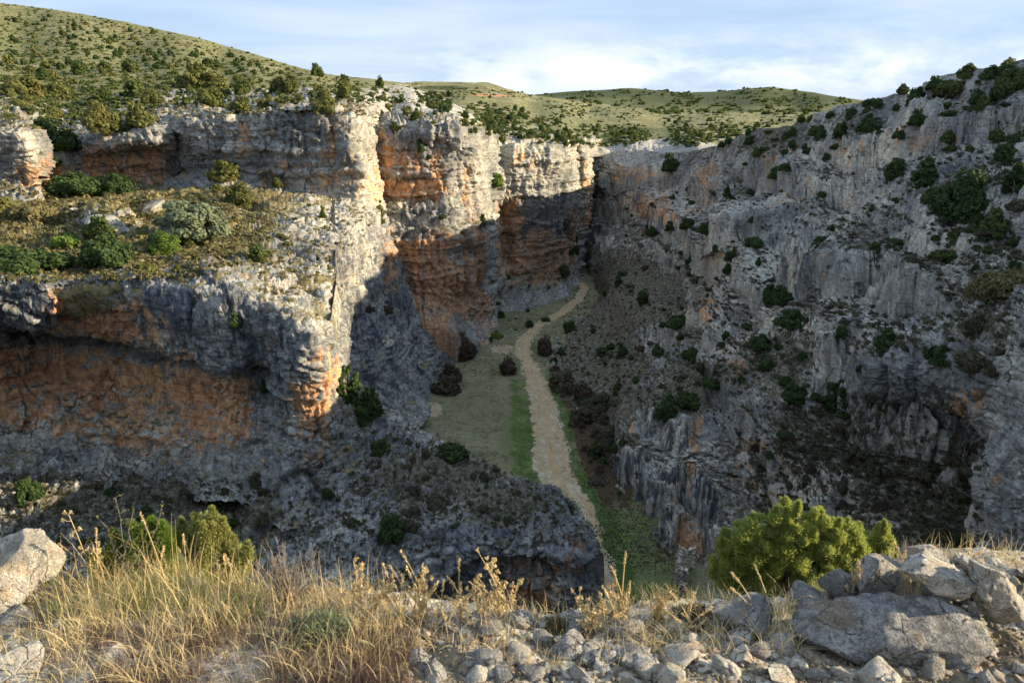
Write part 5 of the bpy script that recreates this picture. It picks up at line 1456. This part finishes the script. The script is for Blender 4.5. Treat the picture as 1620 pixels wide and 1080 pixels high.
def stone_shape(seed, sub=3, planes=14, rough=0.05, stretch=(1, 0.8, 0.62), layered=0.0, lo=0.45, chip=0.0):
    """a broken block: a ball cut by random planes, then weathered; longest side is 1"""
    rs = np.random.default_rng(seed)
    V, F = _ICO[sub]; V = V * 1.25
    for _ in range(planes):
        n = rs.normal(size=3); n /= np.linalg.norm(n)
        h = rs.uniform(lo, lo + 0.32)
        d = V @ n - h
        V = V - np.where(d > 0, d, 0)[:, None] * n[None]
    V = V * np.array(stretch)
    if layered:
        t = V[:, 2] * 9 + 0.6 * perlin(V, 2.0, seed)
        V = V * (1 + layered * (np.abs((t % 1) - 0.5) - 0.25))[:, None] ** np.array([1, 1, 0])
    N = V / (np.linalg.norm(V, axis=1)[:, None] + 1e-9)
    V = V + N * (rough * fbm(V, 2.6, 4, 0.55, seed * 1.7) + rough * 0.5 * fbm(V, 8.0, 2, 0.6, seed * 2.1, ridged=True))[:, None]
    if chip:
        for sz, am in ((0.42, 1.0), (0.17, 0.45)):
            f1, e, rv, tl = worley(V + 0.05 * np.stack([perlin(V, 3.0, 1.0), perlin(V, 3.0, 2.0), perlin(V, 3.0, 3.0)], -1), 1 / sz, seed * 0.37)
            V = V + N * (chip * am * (0.6 * (rv - 0.5) + 0.7 * tl - 0.35 * (1 - sstep(e, 0, 0.06))))[:, None]
    V = V - (V.max(0) + V.min(0)) / 2
    return V / (V.max(0) - V.min(0)).max(), F

_stones = {}
def stone_mesh(seed, mat, sub=3):
    k = (seed, mat.name, sub)
    if k not in _stones:
        rs = np.random.default_rng(seed + 500)
        V, F = stone_shape(seed, sub, 18, 0.035, (1, rs.uniform(0.62, 0.95), rs.uniform(0.42, 0.8)))
        _stones[k] = make_mesh("stone", V, F, mat)
    return _stones[k]

def stone(p, size, mat, label, group=None, name='stone', seed=None, rot=None, sink=0.22, mesh=None, sub=3, cat='stone'):
    o = bpy.data.objects.new(name, mesh or stone_mesh(random.randrange(10) if seed is None else seed, mat, sub))
    COL.objects.link(o)
    o.location = (p[0], p[1], p[2] + size * (0.30 - sink))
    o.rotation_euler = rot or (random.uniform(-0.5, 0.5), random.uniform(-0.5, 0.5), random.uniform(0, 6.28))
    o.scale = (size,) * 3
    return tag(o, label, cat, group)

def stone_at(px, py, wpx, mat, label, **k):
    p, za = gp(px, py)
    return stone(p, wpx * za / FPX, mat, label, **k)

# the large weathered boulder on the right, its capping slab and wedge
p, za = gp(1432, 1064)
V, F = stone_shape(311, 5, 14, 0.05, (1.0, 0.62, 0.50), layered=0.05, lo=0.62, chip=0.085)
big = make_mesh("boulder", V, F, S_DARK)
o = stone(p + np.array([0.0, 0.14, -0.03]), 0.72, S_DARK, "largest dark weathered boulder with a sunlit upper edge, lower right", name='boulder', mesh=big, rot=(0.10, 0.10, -0.10), cat='boulder')
p2, za2 = gp(1560, 1010)
V, F = stone_shape(29, 5, 16, 0.03, (1.0, 0.36, 0.30), lo=0.5, chip=0.06)
stone(p2 + np.array([-0.02, 0.0, 0.12]), 0.42, S_PALE, "pale wedge-shaped slab leaning on the right end of the largest boulder", name='slab', mesh=make_mesh("slab", V, F, S_PALE), rot=(0.2, 0.75, 0.35), sink=0.1, cat='slab')
V, F = stone_shape(47, 5, 16, 0.03, (1.0, 0.6, 0.26), lo=0.5, chip=0.06)
stone(p2 + np.array([-0.21, 0.08, 0.17]), 0.40, S_PALE, "flat pale slab lying on top of the largest boulder", name='slab', mesh=make_mesh("slab", V, F, S_PALE), rot=(0.12, 0.32, 0.15), sink=0.1, cat='slab')
# blocks behind it along the brink
V, F = stone_shape(61, 5, 16, 0.03, (1.0, 0.7, 0.58), lo=0.5, chip=0.06)
stone_at(1388, 938, 104, S_GREY, "grey block with a flat tilted top behind the largest boulder", name='boulder', mesh=make_mesh("boulder", V, F, S_GREY), rot=(0.2, -0.12, 0.5), sink=-0.1, cat='boulder')
V, F = stone_shape(83, 5, 16, 0.04, (1.0, 0.8, 0.66), lo=0.55, chip=0.06)
stone_at(1456, 915, 70, S_PALE, "rounded sunlit block, highest of the rocks on the right brink", name='boulder', mesh=make_mesh("boulder", V, F, S_PALE), rot=(0.1, 0.1, 1.0), sink=-0.22, cat='boulder')
stone_at(1480, 946, 90, S_GREY, "grey block under the highest rounded one", seed=3, sink=-0.05, sub=4, cat='boulder', name='boulder')
stone_at(1328, 945, 62, S_DARK, "dark rounded block between juniper bush and tilted grey block", seed=5, sink=0.0, sub=4, cat='boulder', name='boulder')
stone_at(1275, 955, 70, S_DARK, "low dark block at the juniper's right foot", seed=7, sink=0.1, sub=4, cat='boulder', name='boulder')
V, F = stone_shape(97, 5, 16, 0.05, (1.0, 0.7, 0.5), lo=0.5, chip=0.06)
stone_at(1175, 1003, 120, S_DARK, "dark boulder half hidden in dry grass beneath the juniper", name='boulder', mesh=make_mesh("boulder", V, F, S_DARK), rot=(0.1, 0.2, 0.4), sink=0.1, cat='boulder')
# pale jagged boulder at the left edge
p, za = gp(30, 965)
V, F = stone_shape(131, 5, 18, 0.09, (0.95, 0.75, 0.95), lo=0.5, chip=0.06)
stone(p + np.array([-0.03, 0.05, -0.03]), 0.42, S_PALE, "pale jagged boulder standing in grass at the left edge", name='boulder', mesh=make_mesh("boulder", V, F, S_PALE), rot=(0.15, -0.2, 0.7), sink=-0.10, cat='boulder')
# stones one can single out in the rubble strip
for px, py, w_, mat, sd, lab in [
    (905, 1036, 66, S_DARK, 1, "dark grey stone, left of the pale angular stones in the rubble strip"),
    (1000, 1052, 44, S_GREY, 2, "grey upright stone between the dark one and the pale slab"),
    (1075, 1048, 72, S_PALE, 4, "largest pale angular stone in the middle of the rubble strip"),
    (1150, 1062, 58, S_PALE, 6, "pale stone right of the largest pale angular stone"),
    (1232, 1078, 60, S_PALE, 8, "pointed pale stone at the bottom edge before the boulder"),
    (1290, 1072, 40, S_GREY, 9, "small grey stone at the boulder's lower left foot"),
    (1335, 1078, 46, S_PALE, 0, "bright stone at the bottom edge under the boulder"),
    (1470, 1066, 62, S_GREY, 2, "grey squarish stone resting against the boulder's right foot"),
    (1390, 1080, 70, S_PALE, 5, "long pale stone cut by the bottom edge under the boulder"),
    (1500, 1022, 46, S_GREY, 7, "flat stone on the rubble between boulder and leaning wedge"),
    (690, 1070, 60, S_GREY, 3, "broad grey stone at the bottom edge, left end of the rubble"),
    (755, 1078, 44, S_PALE, 1, "small pale stone beside the broad grey one at the bottom"),
    (835, 1010, 26, S_PALE, 6, "small pale stone on the brink under the dry stalks"),
    (185, 1048, 44, S_PALE, 8, "pale stone with a dark side in the left grass"),
    (130, 1004, 26, S_PALE, 2, "small white stone in the grass right of the jagged boulder"),
    (35, 1065, 84, S_PALE, 4, "low pale rock in the bottom left corner"),
    (20, 985, 70, S_PALE, 9, "pale rock at the foot of the jagged boulder"),
    (285, 955, 32, S_PALE, 3, "flat white stone in the middle of the left grass"),
    (420, 1010, 26, S_PALE, 0, "white pebble where grass gives way to rubble"),
    (545, 1060, 28, S_PALE, 7, "white stone among the dark thyme at the bottom"),
    (195, 1010, 20, S_PALE, 5, "tiny white stone above the dark-sided pale one"),
]:
    stone_at(px, py, w_, mat, lab, seed=sd)

def strip(n, xr, yr, wr, mats, label, group, cond=None, pile=0.0, **k):
    g_ = 0
    while g_ < n:
        px, py = random.uniform(*xr), random.uniform(*yr)
        if cond and not cond(px, py): continue
        p, za = gp(px, py)
        if za > 5.5: g_ += 1; continue
        w_ = random.uniform(wr[0] ** 0.5, wr[1] ** 0.5) ** 2
        if pile: p = p + np.array([0, 0, random.uniform(0, pile)])
        stone(p, w_ * za / FPX, random.choice(mats), label, group, **k); g_ += 1
strip(85, (640, 1260), (985, 1085), (12, 64), [S_PALE, S_PALE, S_GREY, S_GREY, S_DARK], "loose angular stone in the rubble strip along the near brink", "stones of the rubble strip")
strip(70, (1470, 1640), (905, 985), (14, 40), [S_PALE, S_GREY, S_GREY], "grey stone in the tumbled heap at the right edge", "stones of the tumbled heap", pile=0.05)
strip(40, (1400, 1640), (985, 1080), (12, 36), [S_PALE, S_GREY], "small stone on the scree right of the largest boulder", "stones right of the boulder")
strip(34, (0, 640), (960, 1080), (9, 26), [S_PALE, S_PALE, S_GREY], "small pale stone lying in the left grass", "stones in the left grass")

# gravel
Vi, Fi = _ICO[1]
gs = []
for k in range(2600):
    px = rng.uniform(600, 1640) if k % 5 else rng.uniform(0, 1640); py = rng.uniform(965, 1085)
    up = (540 - py) / FPX; t_ = -(-SP + CP * up) / (CP + SP * up); y = 1.45 / (t_ - 0.25); 
    if y > 3.1: continue
    x = (px - 810) / FPX * y / (CP + SP * up)
    s_ = rng.uniform(0.006, 0.02)
    A = np.linalg.qr(rng.normal(size=(3, 3)))[0]
    gs.append((((Vi * rng.uniform(0.7, 1.15, (len(Vi), 1))) * np.array([1, 0.75, 0.55])) @ A * s_ + np.array([x, y, 0]), Fi))
V, F = join(gs)
cx = np.repeat(np.array([g_[0].mean(0) for g_ in gs]), len(Vi), 0)
V[:, 2] += fg_height(cx[:, 0], cx[:, 1])
o = bpy.data.objects.new("gravel", make_mesh("gravel", V, F, S_GRIT)); COL.objects.link(o)
o['kind'] = 'stuff'; o['label'] = "tan gravel strewn over the brink"

# ---- dry grass
def straw_material(name, a, c_):
    m, b = new_mat(name)
    rnd = b.n('ShaderNodeNewGeometry').outputs['Random Per Island']
    c = b.mix(rnd, a, c_)
    finish(b, c, 0.7, None, trans=c_)
    return m
G_STRAW = straw_material("dry_straw", (0.36, 0.275, 0.12), (0.70, 0.58, 0.32))
G_GREEN = straw_material("green_grass", (0.10, 0.13, 0.03), (0.26, 0.28, 0.08))
G_STALK = straw_material("dry_stalk", (0.42, 0.30, 0.13), (0.70, 0.56, 0.30))
G_GREY = straw_material("grey_twig", (0.17, 0.14, 0.12), (0.36, 0.31, 0.26))
G_HEATH = straw_material("brown_thyme", (0.055, 0.038, 0.028), (0.17, 0.115, 0.085))

def blades(base, n_seg, length, width, lean, rs):
    """curved ribbons from base points: length, width, lean per blade"""
    n = len(base)
    az = rs.uniform(0, 2 * math.pi, n); dirv_ = np.stack([np.cos(az), np.sin(az), 0 * az], -1)
    fa = rs.uniform(0, 2 * math.pi, n); wv = np.stack([np.cos(fa), np.sin(fa), 0 * fa], -1)
    V = np.empty((n, n_seg + 1, 2, 3))
    for k in range(n_seg + 1):
        t = k / n_seg
        c = base + dirv_ * (lean * length * t ** 1.8)[:, None] + np.array([0, 0, 1.0]) * (length * t * (1 - 0.35 * lean * t))[:, None]
        wd = (width * (1 - t ** 2 * 0.85) * 0.5)[:, None] * wv
        V[:, k, 0] = c - wd; V[:, k, 1] = c + wd
    idx = np.arange(n * (n_seg + 1) * 2).reshape(n, n_seg + 1, 2)
    F = np.stack([idx[:, :-1, 0], idx[:, :-1, 1], idx[:, 1:, 1], idx[:, 1:, 0]], -1).reshape(-1, 4)
    return V.reshape(-1, 3), F

def fg_points(n, xr, yr, rs, clump=None, dens=None):
    out = []
    while sum(len(a) for a in out) < n:
        px = rs.uniform(xr[0], xr[1], 4000); py = rs.uniform(yr[0], yr[1], 4000)
        up = (540 - py) / FPX; t_ = -(-SP + CP * up) / (CP + SP * up); y = 1.45 / np.maximum(t_ - 0.25, 0.05); x = (px - 810) / FPX * y / (CP + SP * up)
        ok = y < np.interp(x, *zip(*EDGE)) + 0.12
        if clump: ok &= (perlin(np.stack([x, y, 0 * x], -1), clump, 12.0) + rs.uniform(-0.4, 0.4, len(x))) > 0
        if dens is not None: ok &= rs.uniform(0, 1, len(x)) < dens(px, py)
        out.append(np.stack([x[ok], y[ok], fg_height(x[ok], y[ok])], -1))
    return np.concatenate(out)[:n]

def grass_mass(name, n, xr, yr, length, width, lean, mat, label, clump=None, dens=None, seed=1):
    rs = np.random.default_rng(seed)
    B = fg_points(n, xr, yr, rs, clump, dens)
    V, F = blades(B, 4, rs.uniform(*length, n), rs.uniform(*width, n), rs.uniform(*lean, n), rs)
    o = bpy.data.objects.new(name, make_mesh(name, V, F, mat)); COL.objects.link(o)
    o['kind'] = 'stuff'; o['label'] = label
left_d = lambda px, py: np.interp(px, [0, 90, 140, 420, 520, 640, 720], [0.25, 0.4, 1, 0.9, 0.55, 0.25, 0.05]) * np.interp(py, [960, 1010, 1060], [1.0, 0.55, 0.30])
grass_mass("grass", 4800, (-60, 700), (880, 1100), (0.05, 0.19), (0.0012, 0.0028), (0.1, 1.0), G_STRAW, "dense dry yellow grass covering the left part of the brink", 2.6, left_d, 3)
grass_mass("grass", 260, (90, 620), (890, 1010), (0.20, 0.36), (0.002, 0.0035), (0.05, 0.5), G_STALK, "scattered tall golden straws over the left grass", None, left_d, 11)
grass_mass("grass", 1500, (60, 420), (885, 990), (0.08, 0.19), (0.0015, 0.003), (0.1, 0.6), G_GREEN, "greenish grass between the dry blades on the left", 3.0, None, 4)
grass_mass("grass", 1500, (560, 1000), (955, 1060), (0.04, 0.12), (0.0015, 0.003), (0.1, 0.9), G_STRAW, "thin dry grass between stones at the centre of the brink", 2.2, None, 5)
grass_mass("grass", 1000, (1000, 1270), (960, 1040), (0.05, 0.16), (0.0014, 0.0028), (0.2, 1.0), G_STRAW, "dry grass tangled around the rocks under the juniper", 2.6, None, 6)
grass_mass("grass", 320, (1280, 1600), (905, 960), (0.05, 0.14), (0.0015, 0.003), (0.1, 0.6), G_STRAW, "dry grass sprouting between the rocks on the right brink", 2.6, None, 7)
grass_mass("grass", 8000, (150, 660), (1000, 1100), (0.03, 0.09), (0.0012, 0.0024), (0.1, 1.0), G_HEATH, "dark brown thyme twigs along the lower left edge", 2.6, None, 8)
grass_mass("grass", 2600, (60, 560), (930, 1090), (0.03, 0.09), (0.0012, 0.0024), (0.2, 1.0), G_GREY, "grey dead twigs matted between the grass", 3.4, None, 9)

# tall dry stalks one can tell apart, in clumps
def stalk(rs, base, h, lean, az, r=0.0016, head='spike'):
    d = np.array([math.cos(az), math.sin(az), 0])
    path = [base + d * (lean * h * t ** 1.6) + np.array([0, 0, h * t * (1 - 0.2 * lean * t)]) for t in np.linspace(0, 1, 6)]
    V, F = tube(path, np.linspace(r, r * 0.6, 6), 4)
    tip, ax = path[-1], (path[-1] - path[-2]) / np.linalg.norm(path[-1] - path[-2])
    hv = []
    if head == 'spike':
        c = tip[None] - ax[None] * rs.uniform(0, 0.06, (46, 1)) + rs.normal(size=(46, 3)) * 0.0022
        hv.append(quads(c, 0.0048, rs, aspect=2.6))
    elif head == 'thistle':
        for k in range(9):
            t = rs.uniform(0.45, 1.0); q = base + d * (lean * h * t ** 1.6) + np.array([0, 0, h * t * (1 - 0.2 * lean * t)])
            a2 = rs.uniform(0, 6.28); e_ = q + np.array([math.cos(a2), math.sin(a2), 0.7]) * rs.uniform(0.012, 0.035)
            hv.append(tube([q, (q + e_) / 2 + np.array([0, 0, -0.003]), e_], [0.0010, 0.0009, 0.0007], 3))
            hv.append(quads(e_[None] + rs.normal(size=(16, 3)) * 0.004, 0.0065, rs, aspect=1.8))
    return (V, F), hv

def stalk_clump(px, py, items, label, group="clumps of tall dry stalks", name='dry_stalks', mat=None, name_one='dry_stalk'):
    """items: (height in photo pixels, lean, azimuth, head)"""
    p, za = gp(px, py)
    rs = np.random.default_rng(int(px * 7 + py))
    root = bpy.data.objects.new('dry_plant', None); COL.objects.link(root); root.location = p
    tag(root, label, 'dry plant', group)
    items = list(items) + [(h * rs.uniform(0.45, 0.9), lean * rs.uniform(0.6, 1.8), az + rs.normal() * 0.7, hd) for h, lean, az, hd in items if group and len(items) > 2]
    for h, lean, az, head in items:
        bs = np.array([rs.normal() * 0.02, rs.normal() * 0.02, -0.01])
        (V, F), hv = stalk(rs, bs, h * za / FPX, lean, az, 0.0031 if head == 'thistle' else 0.0028, head)
        c = bpy.data.objects.new('stalk', make_mesh('stalk', V, F, mat or G_STALK)); c.parent = root; COL.objects.link(c)
        if hv:
            Vh, Fh = join(hv)
            hh = bpy.data.objects.new('seed_head', make_mesh('seed_head', Vh, Fh, mat or G_STALK)); hh.parent = c; hh['kind'] = 'stuff'; COL.objects.link(hh)
    return root
L_, R_ = math.pi, 0.0
stalk_clump(268, 950, [(170, 0.12, L_, 'spike'), (120, 0.2, R_, 'spike')], "tallest thick straw stalk left of the yellow-green juniper")
stalk_clump(160, 930, [(110, 0.1, 0.4, 'spike'), (130, 0.25, 2.6, 'thistle'), (90, 0.5, L_, 'spike'), (80, 0.4, 2.0, 'thistle')], "reddish dry stalks right of the jagged left boulder", mat=None)
stalk_clump(25, 905, [(110, 0.08, 0.3, 'spike'), (85, 0.15, 2.8, 'spike'), (90, 0.1, 1.0, 'thistle')], "thin dry stalks behind the jagged left boulder")
stalk_clump(300, 940, [(115, 0.05, 1.2, 'spike'), (90, 0.1, 2.8, 'spike')], "straight dry stalks in front of the yellow-green juniper")
stalk_clump(575, 985, [(120, 0.1, 2.8, 'thistle'), (105, 0.15, 0.2, 'thistle'), (80, 0.5, L_, 'spike'), (60, 0.5, 0.3, 'thistle')], "dry stalks with seed balls, leftmost on the centre brink")
stalk_clump(665, 985, [(135, 0.28, L_, 'spike'), (120, 0.30, L_, 'spike'), (110, 0.15, 0.2, 'thistle'), (95, 0.1, 2.0, 'spike'), (80, 0.35, 0.1, 'spike'), (90, 0.45, L_, 'spike'), (70, 0.5, 0.4, 'spike')], "thickest sheaf of dry stalks on the centre brink")
stalk_clump(727, 985, [(120, 0.02, 0, 'spike'), (90, 0.35, L_, 'spike'), (60, 0.3, 0.2, 'thistle')], "straight thin stalk right of the thickest sheaf")
stalk_clump(800, 985, [(125, 0.28, L_, 'thistle'), (110, 0.35, L_, 'thistle'), (75, 0.15, 0.4, 'thistle'), (90, 0.5, L_, 'spike')], "branched dry stalks leaning left at the brink's middle")
stalk_clump(760, 985, [(80, 0.1, 2.4, 'thistle'), (60, 0.3, 1.0, 'thistle')], "short branched dry stalk beside the one leaning left")
stalk_clump(985, 985, [(125, 0.02, 0.5, 'spike'), (110, 0.25, L_, 'spike'), (85, 0.3, L_, 'spike'), (90, 0.15, 2.6, 'spike'), (65, 0.4, L_, 'thistle')], "upright straw stalks over the green valley floor")
stalk_clump(940, 1000, [(60, 0.4, 2.8, 'thistle'), (55, 0.2, 1.5, 'thistle'), (50, 0.4, 0.2, 'thistle'), (45, 0.6, L_, 'thistle')], "bushy dry weed at the foot of the upright straws")
stalk_clump(1440, 955, [(125, 0.35, L_, 'spike'), (100, 0.15, L_, 'spike'), (85, 0.25, 0.2, 'spike'), (90, 0.1, 1.0, 'spike')], "straw stalks between the tilted block and the highest block")
stalk_clump(1345, 955, [(90, 0.15, L_, 'spike'), (75, 0.05, 0.2, 'spike'), (60, 0.2, 1.8, 'spike')], "thin straws in front of the tilted grey block")
stalk_clump(1535, 935, [(80, 0.25, 2.8, 'thistle'), (50, 0.3, 0.4, 'thistle')], "branched orange-brown weed over the tumbled heap")
stalk_clump(1590, 990, [(130, 0.12, 0.2, 'spike'), (70, 0.2, L_, 'spike')], "lone straws at the right edge before the heap")
stalk_clump(1090, 1010, [(70, 0.6, L_, 'spike'), (80, 0.5, 2.9, 'spike'), (60, 0.7, 0.1, 'spike'), (75, 0.3, 1.0, 'spike')], "arching dry grass in front of the dark half-hidden boulder")
stalk_clump(1210, 1000, [(110, 0.45, L_, 'spike'), (90, 0.6, L_, 'spike'), (70, 0.3, 0.3, 'spike')], "dry grass leaning left beside the largest boulder")

stalk_clump(632, 988, [(95, 0.1, 0.3, 'spike'), (110, 0.2, 2.9, 'spike'), (80, 0.4, L_, 'thistle'), (70, 0.4, 0.2, 'spike')], "dry stalks standing close left of the thickest sheaf")
stalk_clump(700, 990, [(100, 0.2, L_, 'spike'), (85, 0.1, 0.5, 'spike'), (75, 0.4, 0.2, 'spike')], "dry stalks close right of the thickest sheaf")
stalk_clump(370, 955, [(95, 0.2, 2.8, 'spike'), (80, 0.3, 0.3, 'spike'), (70, 0.1, 1.5, 'thistle')], "dry stalks between the yellow-green juniper and the grey twig bush")
# bare grey twig bush
def twig_bush(px, py, wpx, hpx, n, mat, label, name='dead_bush', cat='dead bush', drop=0.0, back=0.0):
    p, za = gp(px, py); s_ = za / FPX
    rs = np.random.default_rng(int(px)); parts = []
    for k in range(n):
        a = rs.uniform(0, 6.28); sp_ = rs.uniform(0, 0.5) * wpx * s_; h = hpx * s_ * rs.uniform(0.55, 1.05)
        e_ = np.array([math.cos(a) * sp_, math.sin(a) * sp_ * 0.7, h])
        mid = e_ * np.array([0.4, 0.4, 0.5]) + rs.normal(size=3) * 0.006
        parts.append(tube([[rs.normal() * 0.012, rs.normal() * 0.012, -0.02], mid, e_], [0.0022, 0.0015, 0.0008], 3))
        for q in range(5):
            t = rs.uniform(0.4, 1); b0 = mid + (e_ - mid) * (t - 0.4) / 0.6
            parts.append(tube([b0, b0 + np.array([rs.normal() * 0.014, rs.normal() * 0.014, rs.uniform(0.006, 0.035)])], [0.0011, 0.0006], 3))
    o = bpy.data.objects.new(name, make_mesh(name, *join(parts), mat)); COL.objects.link(o)
    o.location = p + np.array([0, back, drop]); tag(o, label, cat)
twig_bush(455, 962, 130, 95, 90, G_GREY, "grey leafless twig bush on the brink right of the juniper")
twig_bush(1040, 985, 60, 60, 40, G_STRAW, "small straw-coloured twig bush left of the dark half-hidden boulder")

# ---- green shrubs on the brink
def sprays(C, R, per, length, width, rs, up=0.7):
    """needle sprays pointing out and up from clump centres C of radius R"""
    n = len(C)
    e = rs.normal(size=(n, per, 3)); e /= np.linalg.norm(e, axis=2)[..., None]
    c = C[:, None] + e * (R[:, None, None] * rs.uniform(0.25, 1.0, (n, per, 1)))
    d = e * 0.55 + np.array([0, 0, up]) + rs.normal(size=e.shape) * 0.25
    d /= np.linalg.norm(d, axis=2)[..., None]
    c = c.reshape(-1, 3); d = d.reshape(-1, 3)
    t = np.cross(d, rs.normal(size=d.shape)); t /= np.linalg.norm(t, axis=1)[:, None] + 1e-9
    L = (length * rs.uniform(0.6, 1.4, len(c)))[:, None]; W = (width * rs.uniform(0.7, 1.3, len(c)))[:, None]
    V = np.stack([c - t * W * 0.5, c + t * W * 0.5, c + d * L * 0.7 + t * W * 0.35, c + d * L - t * W * 0.1], 1).reshape(-1, 3)
    return V, np.arange(4 * len(c)).reshape(-1, 4)

def brink_juniper(loc, lumps, mat, label, per=420, clumps=36, spray=(0.016, 0.006), name='juniper', seed=1):
    """lumps: (x, z, rx, rz) of the outline in metres from loc"""
    rs = np.random.default_rng(seed); Cs = []; Rs = []
    for x, z, rx, rz in lumps:
        e = rs.normal(size=(clumps, 3)); e /= np.linalg.norm(e, axis=1)[:, None]
        Cs.append(np.array([x, 0, z]) + e * np.array([rx, rx * 0.8, rz]) * rs.uniform(0.45, 1.0, (clumps, 1)))
        Rs.append(rs.uniform(0.028, 0.06, clumps))
    C = np.concatenate(Cs); Rr = np.concatenate(Rs) * rs.uniform(0.4, 1.1, len(C))
    top = C[C[:, 2] > np.quantile(C[:, 2], 0.35)]
    for q in top[rs.choice(len(top), min(len(top), 26 * len(lumps) // 4), replace=False)]:
        tilt = np.array([q[0] * 0.25 + rs.normal() * 0.12, rs.normal() * 0.15, 1.0]); ln = rs.uniform(0.04, 0.10)
        tt_ = np.linspace(0.25, 1, 4)
        C = np.concatenate([C, q + tilt * (ln * tt_)[:, None]]); Rr = np.concatenate([Rr, 0.030 * (1.15 - tt_)])
    root = bpy.data.objects.new(name, None); COL.objects.link(root); root.location = loc
    tag(root, label, 'juniper')
    c = bpy.data.objects.new('crown', make_mesh('crown', *sprays(C, Rr, per, spray[0], spray[1], rs), mat)); c.parent = root; COL.objects.link(c)
    br = []
    for k in rs.choice(len(C), min(60, len(C)), replace=False):
        q = C[k]; mid = q * np.array([0.5, 0.5, 0.45]) + rs.normal(size=3) * 0.02
        br.append(tube([[rs.normal() * 0.02, rs.normal() * 0.02, -0.45], mid, q], [0.012, 0.006, 0.002], 5))
    t = bpy.data.objects.new('trunk', make_mesh('trunk', *join(br), M_BARK)); t.parent = root; COL.objects.link(t)
    return root
F_JUN = foliage_material("juniper_sprays", (0.065, 0.095, 0.018), (0.38, 0.42, 0.10), (0.42, 0.40, 0.13))
F_JUN2 = foliage_material("yellow_juniper_sprays", (0.09, 0.11, 0.025), (0.33, 0.34, 0.11), (0.36, 0.33, 0.12))
dz = lambda px, py, d: U(px, py, d)
JD = 3.45; K = (JD * CP + 2.7 * SP) / FPX
def lump(px, py, rx, ry, ox, oy): return ((px - ox) * K, (oy - py) * K * 1.12, rx * K, ry * K * 1.05)
brink_juniper(dz(1245, 918, JD), [lump(*a, 1245, 930) for a in [(1150,895,30,52),(1185,868,36,48),(1235,850,38,42),(1280,856,36,40),(1320,872,32,36),(1255,900,75,46),(1210,885,50,46),(1290,890,46,40),(1190,925,46,30),(1335,900,28,26)]],
              F_JUN, "broad sunlit juniper bush growing below the right brink", 300, 58, (0.019, 0.0055), seed=5)
brink_juniper(dz(1383, 905, JD + 0.15), [lump(*a, 1383, 905) for a in [(1383,858,13,30),(1383,885,26,26),(1400,895,20,16)]],
              F_JUN, "small pointed juniper peeping up right of the broad one", 420, 34, seed=6)
JD = 2.95; K = (JD * CP + 2.2 * SP) / FPX
brink_juniper(dz(345, 910, JD), [lump(*a, 345, 910) for a in [(345,838,20,26),(340,868,34,28),(375,880,30,22),(322,895,26,30),(298,860,10,34),(360,905,34,20)]],
              F_JUN2, "yellow-green juniper on the left brink above the dry grass", 260, 26, (0.018, 0.006), seed=8)
brink_juniper(dz(255, 905, JD - 0.1), [lump(*a, 255, 905) for a in [(245,872,22,30),(262,862,18,34),(225,890,26,24),(270,895,24,24),(180,892,24,22),(200,880,16,24)]],
              F_BRIGHT, "feathery bright green bush behind the tall dry grass", 300, 26, (0.024, 0.003), name='green_bush', seed=9)
# thin spiny shrub with sparse leaves
p, za = gp(215, 935); rs = np.random.default_rng(17); st, lv = [], []
for bx, bz in [(0, 165), (-38, 135), (40, 120), (62, 140), (20, 145), (-22, 100), (52, 95)]:
    s_ = za / FPX
    pts = [np.array([rs.normal() * 0.01, rs.normal() * 0.01, 0])]
    for t in np.linspace(0.2, 1, 5): pts.append(np.array([bx * s_ * t ** 1.2 + rs.normal() * 0.005, rs.normal() * 0.012, bz * s_ * t]))
    st.append(tube(pts, np.linspace(0.003, 0.0010, 6), 4))
    for k in range(16):
        t = rs.uniform(1.2, 5); i = int(t); q = pts[min(i, 4)] + (pts[min(i + 1, 5)] - pts[min(i, 4)]) * (t - i)
        e_ = q + np.array([rs.normal() * 0.018, rs.normal() * 0.018, rs.uniform(0, 0.016)])
        st.append(tube([q, e_], [0.0010, 0.0006], 3))
        lv.append(quads(np.linspace(q, e_, 4) + rs.normal(size=(4, 3)) * 0.003, 0.008, rs, aspect=1.6))
root = bpy.data.objects.new('spiny_shrub', None); COL.objects.link(root); root.location = p
tag(root, "tall spindly spiny shrub with sparse tiny leaves behind the left grass", 'shrub')
for nm_, g_, mt in (('stem', st, G_GREY), ('foliage', lv, F_OLIVE)):
    c = bpy.data.objects.new(nm_, make_mesh(nm_, *join(g_), mt)); c.parent = root; COL.objects.link(c)

# grey cushion plants
for px, py, w_, mt, lab in [(510, 1015, 130, F_GREY, "grey-green cushion plant at the right end of the left grass"), (330, 1000, 90, F_SCRUB, "dry cushion plant in the middle of the left grass"), (1095, 985, 70, F_SCRUBD, "dull green cushion under the right juniper's left edge"), (885, 1000, 60, F_SCRUB, "straw-coloured cushion on the brink beside the dark stone")]:
    p, za = gp(px, py); s_ = w_ * za / FPX
    rs = np.random.default_rng(int(px)); C = rs.normal(size=(40, 3)); C /= np.linalg.norm(C, axis=1)[:, None]; C[:, 2] = np.abs(C[:, 2]) * 0.45
    o = bpy.data.objects.new('cushion_plant', make_mesh('cushion_plant', *sprays(C * s_ * 0.4 * rs.uniform(0.4, 1, (40, 1)), np.full(40, s_ * 0.14), 120, 0.016, 0.004, rs, 0.6), mt)); COL.objects.link(o)
    o.location = p; tag(o, lab, 'cushion plant')
